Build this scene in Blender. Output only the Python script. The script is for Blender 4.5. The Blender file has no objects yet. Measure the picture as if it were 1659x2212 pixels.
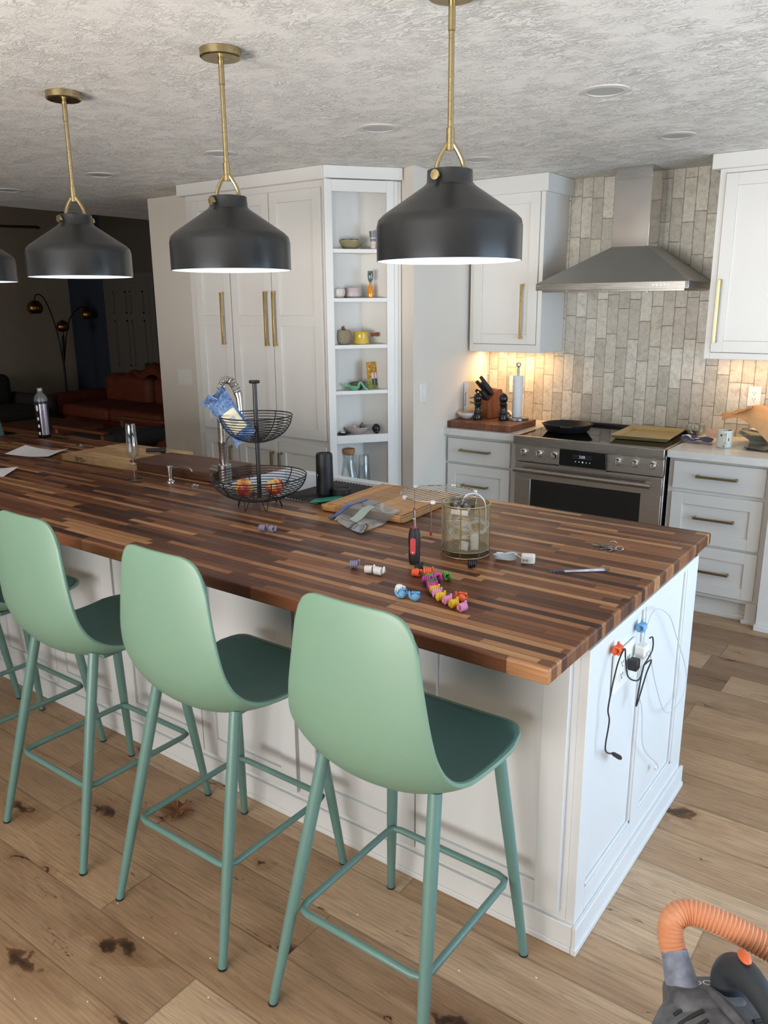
import bpy, bmesh, math, random
from math import sin, cos, pi, radians, sqrt, atan2
from mathutils import Vector, Matrix, Euler
random.seed(7)
S = bpy.context.scene
COL = S.collection

def lin(c):
    c = c / 255.0
    return c / 12.92 if c <= 0.04045 else ((c + 0.055) / 1.055) ** 2.4
def rgb(r, g, b): return (lin(r), lin(g), lin(b), 1.0)

# ------------------------------------------------------------------ camera
def make_camera():
    yaw, pitch, roll = 0.6336, -0.2555, -0.0075
    fwd = Vector((-sin(yaw) * cos(pitch), cos(yaw) * cos(pitch), sin(pitch)))
    right = Vector((cos(yaw), sin(yaw), 0)); up = right.cross(fwd)
    r = right * cos(roll) + up * sin(roll); u = up * cos(roll) - right * sin(roll)
    cd = bpy.data.cameras.new('camera'); co = bpy.data.objects.new('camera', cd); COL.objects.link(co)
    m = Matrix(((r.x, u.x, -fwd.x, 0.665), (r.y, u.y, -fwd.y, -1.5187), (r.z, u.z, -fwd.z, 1.7165), (0, 0, 0, 1)))
    co.matrix_world = m
    cd.sensor_fit = 'VERTICAL'; cd.sensor_height = 24.0; cd.lens = 1720.83 * 24.0 / 2212.0
    cd.clip_start = 0.05; cd.clip_end = 100
    S.camera = co
make_camera()

# ------------------------------------------------------------------ world, lights, exposure
S.view_settings.view_transform = 'Standard'; S.view_settings.look = 'None'
S.view_settings.gamma = 1.0; S.view_settings.use_curve_mapping = False
S.view_settings.exposure = 0.0
S.cycles.use_denoising = True
S.cycles.max_bounces = 8; S.cycles.diffuse_bounces = 4; S.cycles.glossy_bounces = 3
S.cycles.use_adaptive_sampling = True; S.cycles.adaptive_threshold = 0.06
S.cycles.transmission_bounces = 4; S.cycles.transparent_max_bounces = 10
S.cycles.caustics_reflective = False; S.cycles.caustics_refractive = False
S.cycles.sample_clamp_indirect = 4.0
W = bpy.data.worlds.new('sky'); S.world = W; W.use_nodes = True
W.node_tree.nodes['Background'].inputs[0].default_value = (0.62, 0.78, 1.0, 1)
W.node_tree.nodes['Background'].inputs[1].default_value = 1.2

def area(name, loc, target, sx, sy, power, col, spread=180):
    l = bpy.data.lights.new(name, 'AREA'); l.shape = 'RECTANGLE'; l.size = sx; l.size_y = sy
    l.energy = power; l.color = col; l.spread = radians(spread)
    o = bpy.data.objects.new(name, l); COL.objects.link(o); o.location = loc
    d = Vector(target) - Vector(loc)
    o.rotation_euler = d.to_track_quat('-Z', 'Y').to_euler()
    return o
# added fills follow the daylight through the patio door (x = 2.6) and the wide window behind the camera (y = -4)
area('daylight_patio_door', (2.52, 1.2, 1.12), (0, 1.2, 1.05), 2.9, 2.0, 98, (0.58, 0.78, 1.0))
area('daylight_window', (-.5, -3.92, .98), (-.5, 0, .45), 2.8, 1.0, 54, (1.0, 0.96, 0.92), 130)
area('living_room_fill', (-7.6, -3.6, 1.5), (-7.9, 4, 1.2), 1.6, 1.4, 45, (1.0, .93, .84))  # fill lamp added to lift the dark living room; no window here
area('ceiling_fill_back', (-.95, -3.90, 1.0), (-.9, -1.6, 2.47), 3.8, .8, 80, (1.0, 0.95, 0.90), 84)  # upward fill added inside the back window to brighten the ceiling
area('ceiling_fill_side', (2.50, 1.2, .7), (0.6, 0.6, 2.47), 2.9, .8, 12, (0.86, 0.93, 1.0), 110)  # weak upward fill added by the patio door, also for the ceiling
# warm strips under the wall cabinets
area('under_cabinet_strip', (-1.88, 3.46, 1.397), (-1.88, 3.46, 0), 0.42, 0.03, 3.2, (1.0, 0.60, 0.27))
area('under_cabinet_strip', (-0.15, 3.46, 1.397), (-0.15, 3.46, 0), 0.75, 0.03, 2.6, (1.0, 0.60, 0.27))

# ------------------------------------------------------------------ materials
def newmat(name):
    m = bpy.data.materials.new(name); m.use_nodes = True
    nt = m.node_tree; b = nt.nodes['Principled BSDF']
    return m, nt, b
def N(nt, typ, **kw):
    n = nt.nodes.new(typ)
    for k, v in kw.items(): setattr(n, k, v)
    return n
def mth(nt, op, a, b=None, clamp=False):
    n = nt.nodes.new('ShaderNodeMath'); n.operation = op; n.use_clamp = clamp
    for i, v in enumerate((a, b)):
        if v is None: continue
        if isinstance(v, (int, float)): n.inputs[i].default_value = v
        else: nt.links.new(v, n.inputs[i])
    return n.outputs[0]
def mixc(nt, fac, a, b, mode='MIX'):
    n = nt.nodes.new('ShaderNodeMix'); n.data_type = 'RGBA'; n.blend_type = mode
    for s, v in ((n.inputs[0], fac), (n.inputs[6], a), (n.inputs[7], b)):
        if isinstance(v, (int, float)): s.default_value = v
        elif isinstance(v, tuple): s.default_value = v
        else: nt.links.new(v, s)
    return n.outputs[2]
def coords(nt, scale=(1, 1, 1), loc=(0, 0, 0), rot=(0, 0, 0)):
    t = N(nt, 'ShaderNodeTexCoord'); mp = N(nt, 'ShaderNodeMapping')
    mp.inputs['Scale'].default_value = scale; mp.inputs['Location'].default_value = loc; mp.inputs['Rotation'].default_value = rot
    nt.links.new(t.outputs['Object'], mp.inputs[0]); return mp.outputs[0]
def noise(nt, vec, scale, detail=4, rough=.5, dist=0):
    n = N(nt, 'ShaderNodeTexNoise'); n.inputs['Scale'].default_value = scale; n.inputs['Detail'].default_value = detail
    n.inputs['Roughness'].default_value = rough; n.inputs['Distortion'].default_value = dist
    nt.links.new(vec, n.inputs['Vector']); return n.outputs[0]
def ramp(nt, fac, stops, interp='LINEAR'):
    n = N(nt, 'ShaderNodeValToRGB'); n.color_ramp.interpolation = interp
    e = n.color_ramp.elements
    while len(e) < len(stops): e.new(0.5)
    for i, (p, c) in enumerate(stops):
        e[i].position = p; e[i].color = c if isinstance(c, tuple) else (c, c, c, 1)
    nt.links.new(fac, n.inputs[0]); return n.outputs[0]
def bump(nt, b, h, strength=.3, dist=.002):
    n = N(nt, 'ShaderNodeBump'); n.inputs['Strength'].default_value = strength; n.inputs['Distance'].default_value = dist
    nt.links.new(h, n.inputs['Height']); nt.links.new(n.outputs[0], b.inputs['Normal'])

def flat(name, c, rough=.5, metal=0, var=.06, nscale=12, emit=0, alpha=None, trans=0, ior=1.45, coat=0, bumps=0, spec=None):
    m, nt, b = newmat(name)
    col = rgb(*c)
    if var:
        v = noise(nt, coords(nt), nscale, 3)
        k = ramp(nt, v, [(0.3, 1 - var), (0.7, 1.0)])
        nt.links.new(mixc(nt, 1.0, col, k, 'MULTIPLY'), b.inputs['Base Color'])
        if bumps: bump(nt, b, noise(nt, coords(nt), 160, 3), bumps, .001)
    else: b.inputs['Base Color'].default_value = col
    b.inputs['Roughness'].default_value = rough; b.inputs['Metallic'].default_value = metal
    if spec is not None: b.inputs['Specular IOR Level'].default_value = spec
    if emit: b.inputs['Emission Color'].default_value = col; b.inputs['Emission Strength'].default_value = emit
    if alpha is not None: b.inputs['Alpha'].default_value = alpha
    if trans: b.inputs['Transmission Weight'].default_value = trans; b.inputs['IOR'].default_value = ior
    if coat: b.inputs['Coat Weight'].default_value = coat; b.inputs['Coat Roughness'].default_value = .1
    return m

def planks(nt, vec, w, l, jitter=1.0, ax=(0, 1), vary=.5):
    """rows along the first axis: returns random value, row random, gap distance"""
    sep = N(nt, 'ShaderNodeSeparateXYZ'); nt.links.new(vec, sep.inputs[0])
    X = sep.outputs[ax[0]]; Y = sep.outputs[ax[1]]
    yr = mth(nt, 'DIVIDE', Y, w); row = mth(nt, 'FLOOR', yr); fy = mth(nt, 'FRACT', yr)
    wn = N(nt, 'ShaderNodeTexWhiteNoise', noise_dimensions='1D'); nt.links.new(row, wn.inputs['W'])
    off = mth(nt, 'MULTIPLY', wn.outputs[0], 7.31 * jitter)
    wn3 = N(nt, 'ShaderNodeTexWhiteNoise', noise_dimensions='1D'); nt.links.new(mth(nt, 'ADD', row, 55.3), wn3.inputs['W'])
    lv = mth(nt, 'MULTIPLY', mth(nt, 'ADD', mth(nt, 'MULTIPLY', wn3.outputs[0], vary), 1 - vary / 2), l)
    xr = mth(nt, 'ADD', mth(nt, 'DIVIDE', X, lv), off); colm = mth(nt, 'FLOOR', xr); fx = mth(nt, 'FRACT', xr)
    cb = N(nt, 'ShaderNodeCombineXYZ'); nt.links.new(row, cb.inputs[0]); nt.links.new(colm, cb.inputs[1])
    wn2 = N(nt, 'ShaderNodeTexWhiteNoise', noise_dimensions='2D'); nt.links.new(cb.outputs[0], wn2.inputs['Vector'])
    gy = mth(nt, 'MULTIPLY', mth(nt, 'MINIMUM', fy, mth(nt, 'SUBTRACT', 1.0, fy)), w)
    gx = mth(nt, 'MULTIPLY', mth(nt, 'MINIMUM', fx, mth(nt, 'SUBTRACT', 1.0, fx)), l)
    return wn2.outputs[0], wn2.outputs[1], mth(nt, 'MINIMUM', gx, gy), cb.outputs[0]

def shifted(nt, vec, colr, k=20):
    v = N(nt, 'ShaderNodeVectorMath', operation='SCALE'); nt.links.new(colr, v.inputs[0]); v.inputs['Scale'].default_value = k
    a = N(nt, 'ShaderNodeVectorMath', operation='ADD'); nt.links.new(vec, a.inputs[0]); nt.links.new(v.outputs[0], a.inputs[1])
    return a.outputs[0]
def scaled(nt, vec, s):
    v = N(nt, 'ShaderNodeVectorMath', operation='MULTIPLY'); nt.links.new(vec, v.inputs[0]); v.inputs[1].default_value = s
    return v.outputs[0]

def mat_butcher():
    m, nt, b = newmat('walnut_butcher_block')
    vec = coords(nt, loc=(0, .012, 0))
    rnd, rc, gap, _ = planks(nt, vec, .027, .46)
    sv = shifted(nt, vec, rc)
    base = ramp(nt, rnd, [(0.0, rgb(58, 34, 25)), (.15, rgb(80, 49, 35)), (.4, rgb(104, 64, 43)), (.62, rgb(124, 79, 52)), (.84, rgb(152, 102, 67)), (1.0, rgb(186, 140, 96))])
    g = noise(nt, scaled(nt, sv, (3, 60, 60)), 3, 5, .6, .6)
    grain = ramp(nt, g, [(.3, .72), (.62, 1.12)])
    c = mixc(nt, 1.0, base, grain, 'MULTIPLY')
    gm = ramp(nt, gap, [(0.0, .55), (.0012, 1.0)])
    c = mixc(nt, 1.0, c, gm, 'MULTIPLY')
    nt.links.new(c, b.inputs['Base Color'])
    r = ramp(nt, noise(nt, vec, 6, 3), [(.3, .33), (.7, .46)]); nt.links.new(r, b.inputs['Roughness'])
    b.inputs['Specular IOR Level'].default_value = .32
    return m
def mat_floor():
    m, nt, b = newmat('oak_plank_floor')
    vec = coords(nt, loc=(0.4, .05, 0))
    rnd, rc, gap, _ = planks(nt, vec, .19, 1.35)
    sv = shifted(nt, vec, rc)
    base = ramp(nt, rnd, [(0.0, rgb(140, 110, 84)), (.35, rgb(166, 135, 105)), (.7, rgb(182, 150, 118)), (1.0, rgb(196, 168, 138))])
    warp = noise(nt, scaled(nt, sv, (1.2, 4, 1)), 1.3, 3, .5, 1.2)
    g = noise(nt, scaled(nt, sv, (2.2, 34, 1)), 2.2, 7, .65, 1.6)
    c = mixc(nt, 1.0, base, ramp(nt, g, [(.28, .58), (.5, .92), (.75, 1.1)]), 'MULTIPLY')
    c = mixc(nt, 1.0, c, ramp(nt, warp, [(.3, (.82, .78, .74, 1)), (.6, (1.03, 1.02, 1.0, 1))]), 'MULTIPLY')
    # cathedral rings
    wv = N(nt, 'ShaderNodeTexWave', wave_type='RINGS'); wv.inputs['Scale'].default_value = 5; wv.inputs['Distortion'].default_value = 6; wv.inputs['Detail'].default_value = 3
    nt.links.new(scaled(nt, sv, (.55, 5, 1)), wv.inputs['Vector'])
    c = mixc(nt, .35, c, mixc(nt, 1.0, c, ramp(nt, wv.outputs[0], [(0, .72), (.5, 1.0)]), 'MULTIPLY'))
    # knots and dark cracks
    vo = N(nt, 'ShaderNodeTexVoronoi', voronoi_dimensions='2D'); vo.inputs['Scale'].default_value = 1.0; vo.inputs['Randomness'].default_value = 1
    dist = noise(nt, sv, 14, 4)
    dv = N(nt, 'ShaderNodeVectorMath', operation='ADD'); nt.links.new(scaled(nt, sv, (2.1, 5.4, 1)), dv.inputs[0])
    cmb = N(nt, 'ShaderNodeCombineXYZ'); d2 = mth(nt, 'MULTIPLY', mth(nt, 'SUBTRACT', dist, .5), .5)
    nt.links.new(d2, cmb.inputs[0]); nt.links.new(mth(nt, 'MULTIPLY', d2, 1.6), cmb.inputs[1]); nt.links.new(cmb.outputs[0], dv.inputs[1]); nt.links.new(dv.outputs[0], vo.inputs['Vector'])
    sepk = N(nt, 'ShaderNodeSeparateColor'); nt.links.new(vo.outputs['Color'], sepk.inputs[0])
    size = mth(nt, 'MULTIPLY', mth(nt, 'POWER', sepk.outputs[0], 4.0), .15)
    kd = mth(nt, 'DIVIDE', vo.outputs['Distance'], mth(nt, 'ADD', size, .0005))
    knot = ramp(nt, kd, [(.35, (.16, .115, .09, 1)), (.75, (.45, .35, .28, 1)), (1.0, (1, 1, 1, 1))])
    c = mixc(nt, 1.0, c, knot, 'MULTIPLY')
    halo = ramp(nt, mth(nt, 'DIVIDE', kd, 4.0), [(.25, (.74, .68, .62, 1)), (.9, (1, 1, 1, 1))])
    c = mixc(nt, 1.0, c, halo, 'MULTIPLY')
    cr = noise(nt, scaled(nt, sv, (1.1, 19, 1)), 1.5, 4, .6, .8)
    crm = mth(nt, 'ABSOLUTE', mth(nt, 'SUBTRACT', cr, .62))
    brk = noise(nt, scaled(nt, sv, (2, 3, 1)), 2, 2)
    crk = mth(nt, 'MULTIPLY', mth(nt, 'LESS_THAN', crm, .006), mth(nt, 'GREATER_THAN', brk, .56))
    c = mixc(nt, crk, c, mixc(nt, 1.0, c, (.36, .28, .23, 1), 'MULTIPLY'))
    c = mixc(nt, 1.0, c, ramp(nt, gap, [(0.0, .55), (.0018, 1.0)]), 'MULTIPLY')
    nt.links.new(c, b.inputs['Base Color'])
    b.inputs['Roughness'].default_value = .42; b.inputs['Specular IOR Level'].default_value = .4
    bump(nt, b, g, .08, .002)
    return m
def mat_tile():
    m, nt, b = newmat('stacked_brick_tile')
    vec = coords(nt, loc=(.02, 0, .03))
    rnd, rc, gap, _ = planks(nt, vec, .0705, .245, 1.0, (2, 0), 0.0)
    # half offset between columns comes from the column random below
    sv = shifted(nt, vec, rc, 9)
    base = ramp(nt, rnd, [(0, rgb(178, 173, 161)), (.5, rgb(194, 189, 176)), (1, rgb(212, 208, 195))])
    n1 = noise(nt, sv, 22, 6, .65, .8); n2 = noise(nt, sv, 60, 4)
    c = mixc(nt, 1.0, base, ramp(nt, n1, [(.3, (.74, .72, .70, 1)), (.5, (1, 1, 1, 1)), (.7, (1.1, 1.1, 1.08, 1))]), 'MULTIPLY')
    c = mixc(nt, 1.0, c, ramp(nt, n2, [(.3, .9), (.6, 1.03)]), 'MULTIPLY')
    gd = mth(nt, 'ADD', gap, mth(nt, 'MULTIPLY', mth(nt, 'SUBTRACT', n1, .5), .004))
    gm = ramp(nt, gd, [(.0010, 0.0), (.0026, 1.0)])
    c = mixc(nt, gm, rgb(122, 116, 104), c)
    nt.links.new(c, b.inputs['Base Color']); b.inputs['Roughness'].default_value = .38
    h = mth(nt, 'ADD', mth(nt, 'MULTIPLY', gm, 1.0), mth(nt, 'MULTIPLY', n1, .9))
    bump(nt, b, h, .4, .003)
    return m
def mat_ceiling(name='knockdown_ceiling', c=(240, 236, 228), k=1):
    m, nt, b = newmat(name)
    vec = coords(nt, (1, 1, 1))
    vs_ = scaled(nt, vec, (1.0, 2.1, 1))
    a = noise(nt, vs_, 13, 5, .6, 1.8); a2 = noise(nt, vec, 5, 3, .5, .5); a3 = noise(nt, vs_, 34, 4, .6, 1.2)
    r1 = ramp(nt, mth(nt, 'ABSOLUTE', mth(nt, 'SUBTRACT', a, .5)), [(0, 1.0), (.018, .4), (.05, 0.0)])
    r3 = ramp(nt, mth(nt, 'ABSOLUTE', mth(nt, 'SUBTRACT', a3, .52)), [(0, 1.0), (.035, .0)])
    h = mth(nt, 'ADD', mth(nt, 'MULTIPLY', r1, ramp(nt, a2, [(.4, .1), (.6, 1.0)])), mth(nt, 'MULTIPLY', mth(nt, 'MULTIPLY', r3, ramp(nt, noise(nt, vec, 11, 2), [(.45, .1), (.6, 1)])), .6))
    nt.links.new(mixc(nt, 1.0, rgb(*c), ramp(nt, a2, [(.3, .95), (.7, 1.02)]), 'MULTIPLY'), b.inputs['Base Color'])
    b.inputs['Roughness'].default_value = .55
    bump(nt, b, h, 1.0, .005 * k)
    return m
def mat_brushed(name, c, rough=.3, scale=(1, 1, 90)):
    m, nt, b = newmat(name)
    g = noise(nt, coords(nt, scale), 8, 3)
    nt.links.new(mixc(nt, 1.0, rgb(*c), ramp(nt, g, [(.3, .95), (.7, 1.03)]), 'MULTIPLY'), b.inputs['Base Color'])
    b.inputs['Metallic'].default_value = 1
    nt.links.new(ramp(nt, g, [(.3, rough * .85), (.7, rough * 1.25)]), b.inputs['Roughness'])
    return m
def mat_wood(name, c0, c1, axis=0, scale=8, rough=.45, strips=None):
    m, nt, b = newmat(name)
    vec = coords(nt)
    sc = [9, 9, 9]; sc[axis] = .9
    g = noise(nt, scaled(nt, vec, tuple(sc)), scale, 5, .6, .7)
    c = ramp(nt, g, [(.3, rgb(*c0)), (.7, rgb(*c1))])
    if strips:
        rnd, rc, gap, _ = planks(nt, vec, strips[0], strips[1], 1.0, strips[2])
        c = mixc(nt, 1.0, c, ramp(nt, rnd, [(0, .62), (1, 1.18)]), 'MULTIPLY')
        c = mixc(nt, 1.0, c, ramp(nt, gap, [(0, .7), (.001, 1.0)]), 'MULTIPLY')
    nt.links.new(c, b.inputs['Base Color']); b.inputs['Roughness'].default_value = rough
    return m
def mat_glass(name='clear_glass', c=(250, 252, 252), rough=0.0):
    m, nt, b = newmat(name)
    nt.nodes.remove(b); out = nt.nodes['Material Output']
    tr = N(nt, 'ShaderNodeBsdfTransparent'); tr.inputs[0].default_value = rgb(*c)
    gl = N(nt, 'ShaderNodeBsdfGlossy'); gl.inputs['Roughness'].default_value = .03
    lw = N(nt, 'ShaderNodeLayerWeight'); lw.inputs[0].default_value = .35
    mx = N(nt, 'ShaderNodeMixShader')
    f = mth(nt, 'ADD', mth(nt, 'MULTIPLY', lw.outputs['Facing'], .55), .05)
    nt.links.new(f, mx.inputs[0]); nt.links.new(tr.outputs[0], mx.inputs[1]); nt.links.new(gl.outputs[0], mx.inputs[2])
    nt.links.new(mx.outputs[0], out.inputs[0])
    return m
def mat_spots(name, c, spots, scale, thr=.28, rough=.3):
    m, nt, b = newmat(name)
    vo = N(nt, 'ShaderNodeTexVoronoi'); vo.inputs['Scale'].default_value = scale; nt.links.new(coords(nt), vo.inputs['Vector'])
    s = N(nt, 'ShaderNodeSeparateColor'); nt.links.new(vo.outputs['Color'], s.inputs[0])
    sc = ramp(nt, s.outputs[0], [(i / len(spots), rgb(*q)) for i, q in enumerate(spots)], 'CONSTANT')
    nt.links.new(mixc(nt, mth(nt, 'LESS_THAN', vo.outputs['Distance'], thr), rgb(*c), sc), b.inputs['Base Color'])
    b.inputs['Roughness'].default_value = rough
    return m

M = {}
M['block'] = mat_butcher(); M['floor'] = mat_floor(); M['tile'] = mat_tile(); M['ceil'] = mat_ceiling()
M['white'] = flat('white_cabinet_paint', (226, 223, 217), .38, var=.02, nscale=3)
M['wall'] = flat('greige_wall_paint', (232, 225, 214), .6, var=.03, nscale=3)
M['island'] = flat('white_island_paint', (220, 221, 220), .4, var=.03, nscale=3)
M['darkwall'] = flat('living_room_paint', (205, 196, 178), .8, var=.04)
M['darkwall2'] = flat('taupe_wall_paint', (92, 86, 78), .8, var=.04)
M['bluewall'] = flat('navy_wall_paint', (50, 60, 80), .8, var=.04)
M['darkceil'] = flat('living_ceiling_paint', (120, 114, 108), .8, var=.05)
M['doorpaint'] = flat('living_door_paint', (104, 102, 98), .5, var=.02)
M['quartz'] = flat('white_quartz', (224, 222, 216), .18, var=.08, nscale=14)
M['brass'] = mat_brushed('satin_brass', (206, 174, 112), .3, (6, 6, 30))
M['lampmetal'] = mat_brushed('lamp_brass', (172, 154, 114), .3, (6, 6, 30))
M['brassdark'] = mat_brushed('darker_brass', (150, 134, 98), .34, (6, 6, 30))  # darker brass for the lower pulls
M['steel'] = mat_brushed('brushed_steel', (200, 192, 184), .3, (1, 1, 70))
M['steelh'] = mat_brushed('brushed_steel_plain', (168, 164, 158), .28, (1, 1, 60))
M['hood'] = mat_brushed('hood_steel', (176, 174, 168), .45, (2, 2, 60))
M['chrome'] = flat('polished_chrome', (215, 213, 210), .12, 1, var=0)
M['nickel'] = mat_brushed('brushed_nickel', (186, 182, 176), .22, (60, 60, 4))
M['black'] = flat('black_paint', (26, 27, 28), .45, var=.1)
M['shade'] = flat('black_satin_enamel', (36, 37, 38), .27, var=.12, nscale=20)
M['shadein'] = flat('white_enamel', (238, 242, 250), .35, var=0)
M['blackgloss'] = flat('black_glass', (10, 10, 11), .06, var=0, spec=.6)
M['iron'] = flat('cast_iron', (22, 22, 22), .5, var=.2, nscale=60)
M['wire'] = flat('black_wire', (24, 22, 22), .4, var=0)
M['rubber'] = flat('black_rubber', (28, 28, 30), .6, var=.1)
M['sage'] = flat('sage_plastic', (114, 145, 124), .42, var=.03, nscale=4)
M['sagedark'] = flat('sage_seat_pad', (76, 110, 106), .5, var=.05, nscale=6)
M['sagemetal'] = flat('sage_metal', (98, 132, 124), .36, var=.03, nscale=4)
M['glass'] = mat_glass()
M['plate'] = flat('white_plastic', (236, 235, 230), .35, var=0)
M['slot'] = flat('dark_slot', (40, 38, 36), .6, var=0)
M['paper'] = flat('white_paper', (232, 230, 232), .7, var=.05, nscale=30)
M['maple'] = mat_wood('maple_board', (176, 138, 96), (208, 172, 126), 0, 5, .5, (.045, .6, (0, 1)))
M['maple2'] = mat_wood('oak_carving_board', (170, 122, 74), (206, 160, 106), 0, 6, .5, (.06, .9, (1, 0)))
M['walnutboard'] = mat_wood('walnut_board', (70, 42, 30), (112, 72, 50), 0, 6, .5, (.03, .3, (0, 1)))
M['walnutboard2'] = mat_wood('walnut_board_reddish', (92, 50, 34), (140, 86, 58), 1, 6, .5, (.05, .5, (1, 0)))
M['knifewood'] = mat_wood('knife_block_wood', (120, 66, 32), (166, 98, 52), 2, 5, .45)
M['trimgrey'] = flat('recessed_trim', (196, 192, 186), .5, var=0)
M['sinkw'] = flat('white_fireclay', (228, 232, 238), .2, var=.03)
M['reddark'] = flat('red_cap', (150, 30, 30), .4, var=0)

# ------------------------------------------------------------------ mesh builder
class MB:
    def __init__(s): s.v = []; s.f = []
    def add(s, vs, fs, M4=None):
        o = len(s.v)
        s.v += [tuple(M4 @ Vector(q)) for q in vs] if M4 is not None else [tuple(q) for q in vs]
        s.f += [tuple(i + o for i in f) for f in fs]; return s
    def box(s, x0, x1, y0, y1, z0, z1, M4=None):
        return s.add([(x0, y0, z0), (x1, y0, z0), (x1, y1, z0), (x0, y1, z0), (x0, y0, z1), (x1, y0, z1), (x1, y1, z1), (x0, y1, z1)],
                     [(0, 3, 2, 1), (4, 5, 6, 7), (0, 1, 5, 4), (1, 2, 6, 5), (2, 3, 7, 6), (3, 0, 4, 7)], M4)
    def rbox(s, x0, x1, y0, y1, z0, z1, r, M4=None, n=4):
        """box with rounded vertical edges"""
        pts = []
        for cx, cy, a0 in ((x1 - r, y1 - r, 0), (x0 + r, y1 - r, pi / 2), (x0 + r, y0 + r, pi), (x1 - r, y0 + r, 1.5 * pi)):
            for i in range(n + 1):
                a = a0 + i / n * pi / 2; pts.append((cx + r * cos(a), cy + r * sin(a)))
        return s.prism(pts, z0, z1, M4)
    def prism(s, pts, z0, z1, M4=None):
        n = len(pts)
        vs = [(x, y, z0) for x, y in pts] + [(x, y, z1) for x, y in pts]
        fs = [tuple(range(n - 1, -1, -1)), tuple(range(n, 2 * n))] + [(i, (i + 1) % n, n + (i + 1) % n, n + i) for i in range(n)]
        return s.add(vs, fs, M4)
    def lathe(s, prof, n=32, c=(0, 0, 0), M4=None, close=False, cap=True):
        vs = []; fs = []
        k = len(prof)
        for r, z in prof:
            for i in range(n):
                a = 2 * pi * i / n; vs.append((c[0] + r * cos(a), c[1] + r * sin(a), c[2] + z))
        for j in range(k - 1 + (1 if close else 0)):
            jn = (j + 1) % k
            for i in range(n):
                fs.append((j * n + i, j * n + (i + 1) % n, jn * n + (i + 1) % n, jn * n + i))
        if not close and cap:
            if prof[0][0] > 1e-5: fs.append(tuple(range(n - 1, -1, -1)))
            if prof[-1][0] > 1e-5: fs.append(tuple((k - 1) * n + i for i in range(n)))
        return s.add(vs, fs, M4)
    def cyl(s, c, r, z0, z1, n=24, M4=None): return s.lathe([(r, z0), (r, z1)], n, (c[0], c[1], 0), M4)
    def ell(s, c, r, n=16, m=10, M4=None, rot=None):
        vs = []; fs = []
        R = rot or Matrix.Identity(3)
        for j in range(m + 1):
            t = pi * j / m
            for i in range(n):
                a = 2 * pi * i / n
                q = R @ Vector((r[0] * sin(t) * cos(a), r[1] * sin(t) * sin(a), r[2] * cos(t)))
                vs.append((c[0] + q.x, c[1] + q.y, c[2] + q.z))
        for j in range(m):
            for i in range(n): fs.append((j * n + i, (j + 1) * n + i, (j + 1) * n + (i + 1) % n, j * n + (i + 1) % n))
        return s.add(vs, fs, M4)
    def tube(s, pts, r, n=8, closed=False, M4=None, caps=True):
        P = [Vector(p) for p in pts]; k = len(P); rr = r if isinstance(r, (list, tuple)) else [r] * k
        T = []
        for i in range(k):
            if closed: d = P[(i + 1) % k] - P[i - 1]
            else: d = P[min(i + 1, k - 1)] - P[max(i - 1, 0)]
            T.append(d.normalized() if d.length > 1e-9 else Vector((0, 0, 1)))
        a = Vector((0, 0, 1)) if abs(T[0].z) < .9 else Vector((1, 0, 0))
        u = T[0].cross(a).normalized(); vs = []; fs = []
        for i in range(k):
            u = (u - T[i] * u.dot(T[i]));
            u = u.normalized() if u.length > 1e-6 else T[i].orthogonal().normalized()
            w = T[i].cross(u)
            for j in range(n):
                an = 2 * pi * j / n; q = P[i] + (u * cos(an) + w * sin(an)) * rr[i]; vs.append(tuple(q))
        for i in range(k - 1 + (1 if closed else 0)):
            i2 = (i + 1) % k
            for j in range(n): fs.append((i * n + j, i * n + (j + 1) % n, i2 * n + (j + 1) % n, i2 * n + j))
        if not closed and caps: fs += [tuple(range(n - 1, -1, -1)), tuple((k - 1) * n + j for j in range(n))]
        return s.add(vs, fs, M4)
    def grid(s, nu, nv, fn, M4=None, th=0):
        """surface fn(u,v) 0..1; thickness th gives a solid sheet"""
        P = [[Vector(fn(i / (nu - 1), j / (nv - 1))) for j in range(nv)] for i in range(nu)]
        vs = [tuple(P[i][j]) for i in range(nu) for j in range(nv)]
        fs = [(i * nv + j, (i + 1) * nv + j, (i + 1) * nv + j + 1, i * nv + j + 1) for i in range(nu - 1) for j in range(nv - 1)]
        if th:
            o = len(vs)
            for i in range(nu):
                for j in range(nv):
                    du = P[min(i + 1, nu - 1)][j] - P[max(i - 1, 0)][j]; dv = P[i][min(j + 1, nv - 1)] - P[i][max(j - 1, 0)]
                    nn = du.cross(dv); nn = nn.normalized() if nn.length > 1e-9 else Vector((0, 0, 1))
                    vs.append(tuple(P[i][j] + nn * th))
            fs += [tuple(o + q for q in reversed(f)) for f in list(fs)]
            ring = [i * nv for i in range(nu)] + [(nu - 1) * nv + j for j in range(1, nv)] + [i * nv + nv - 1 for i in range(nu - 2, -1, -1)] + [j for j in range(nv - 2, 0, -1)]
            for q in range(len(ring)):
                a, b2 = ring[q], ring[(q + 1) % len(ring)]; fs.append((b2, a, o + a, o + b2))
        return s.add(vs, fs, M4)

def rot3(ax, deg): return Matrix.Rotation(radians(deg), 3, ax)
def TM(loc=(0, 0, 0), rz=0, rx=0, ry=0, s=1): return Matrix.LocRotScale(Vector(loc), Euler((radians(rx), radians(ry), radians(rz))), Vector((s, s, s)))
def smooth_path(pts, n=8, closed=False):
    P = [Vector(p) for p in pts]; out = []; k = len(P)
    rng = range(k if closed else k - 1)
    for i in rng:
        p0 = P[(i - 1) % k] if closed or i > 0 else P[0]; p1 = P[i]; p2 = P[(i + 1) % k]
        p3 = P[(i + 2) % k] if closed or i + 2 < k else P[-1]
        for j in range(n):
            t = j / n
            out.append(.5 * ((2 * p1) + (p2 - p0) * t + (2 * p0 - 5 * p1 + 4 * p2 - p3) * t * t + (3 * p1 - p0 - 3 * p2 + p3) * t ** 3))
    if not closed: out.append(P[-1])
    return out

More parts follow.
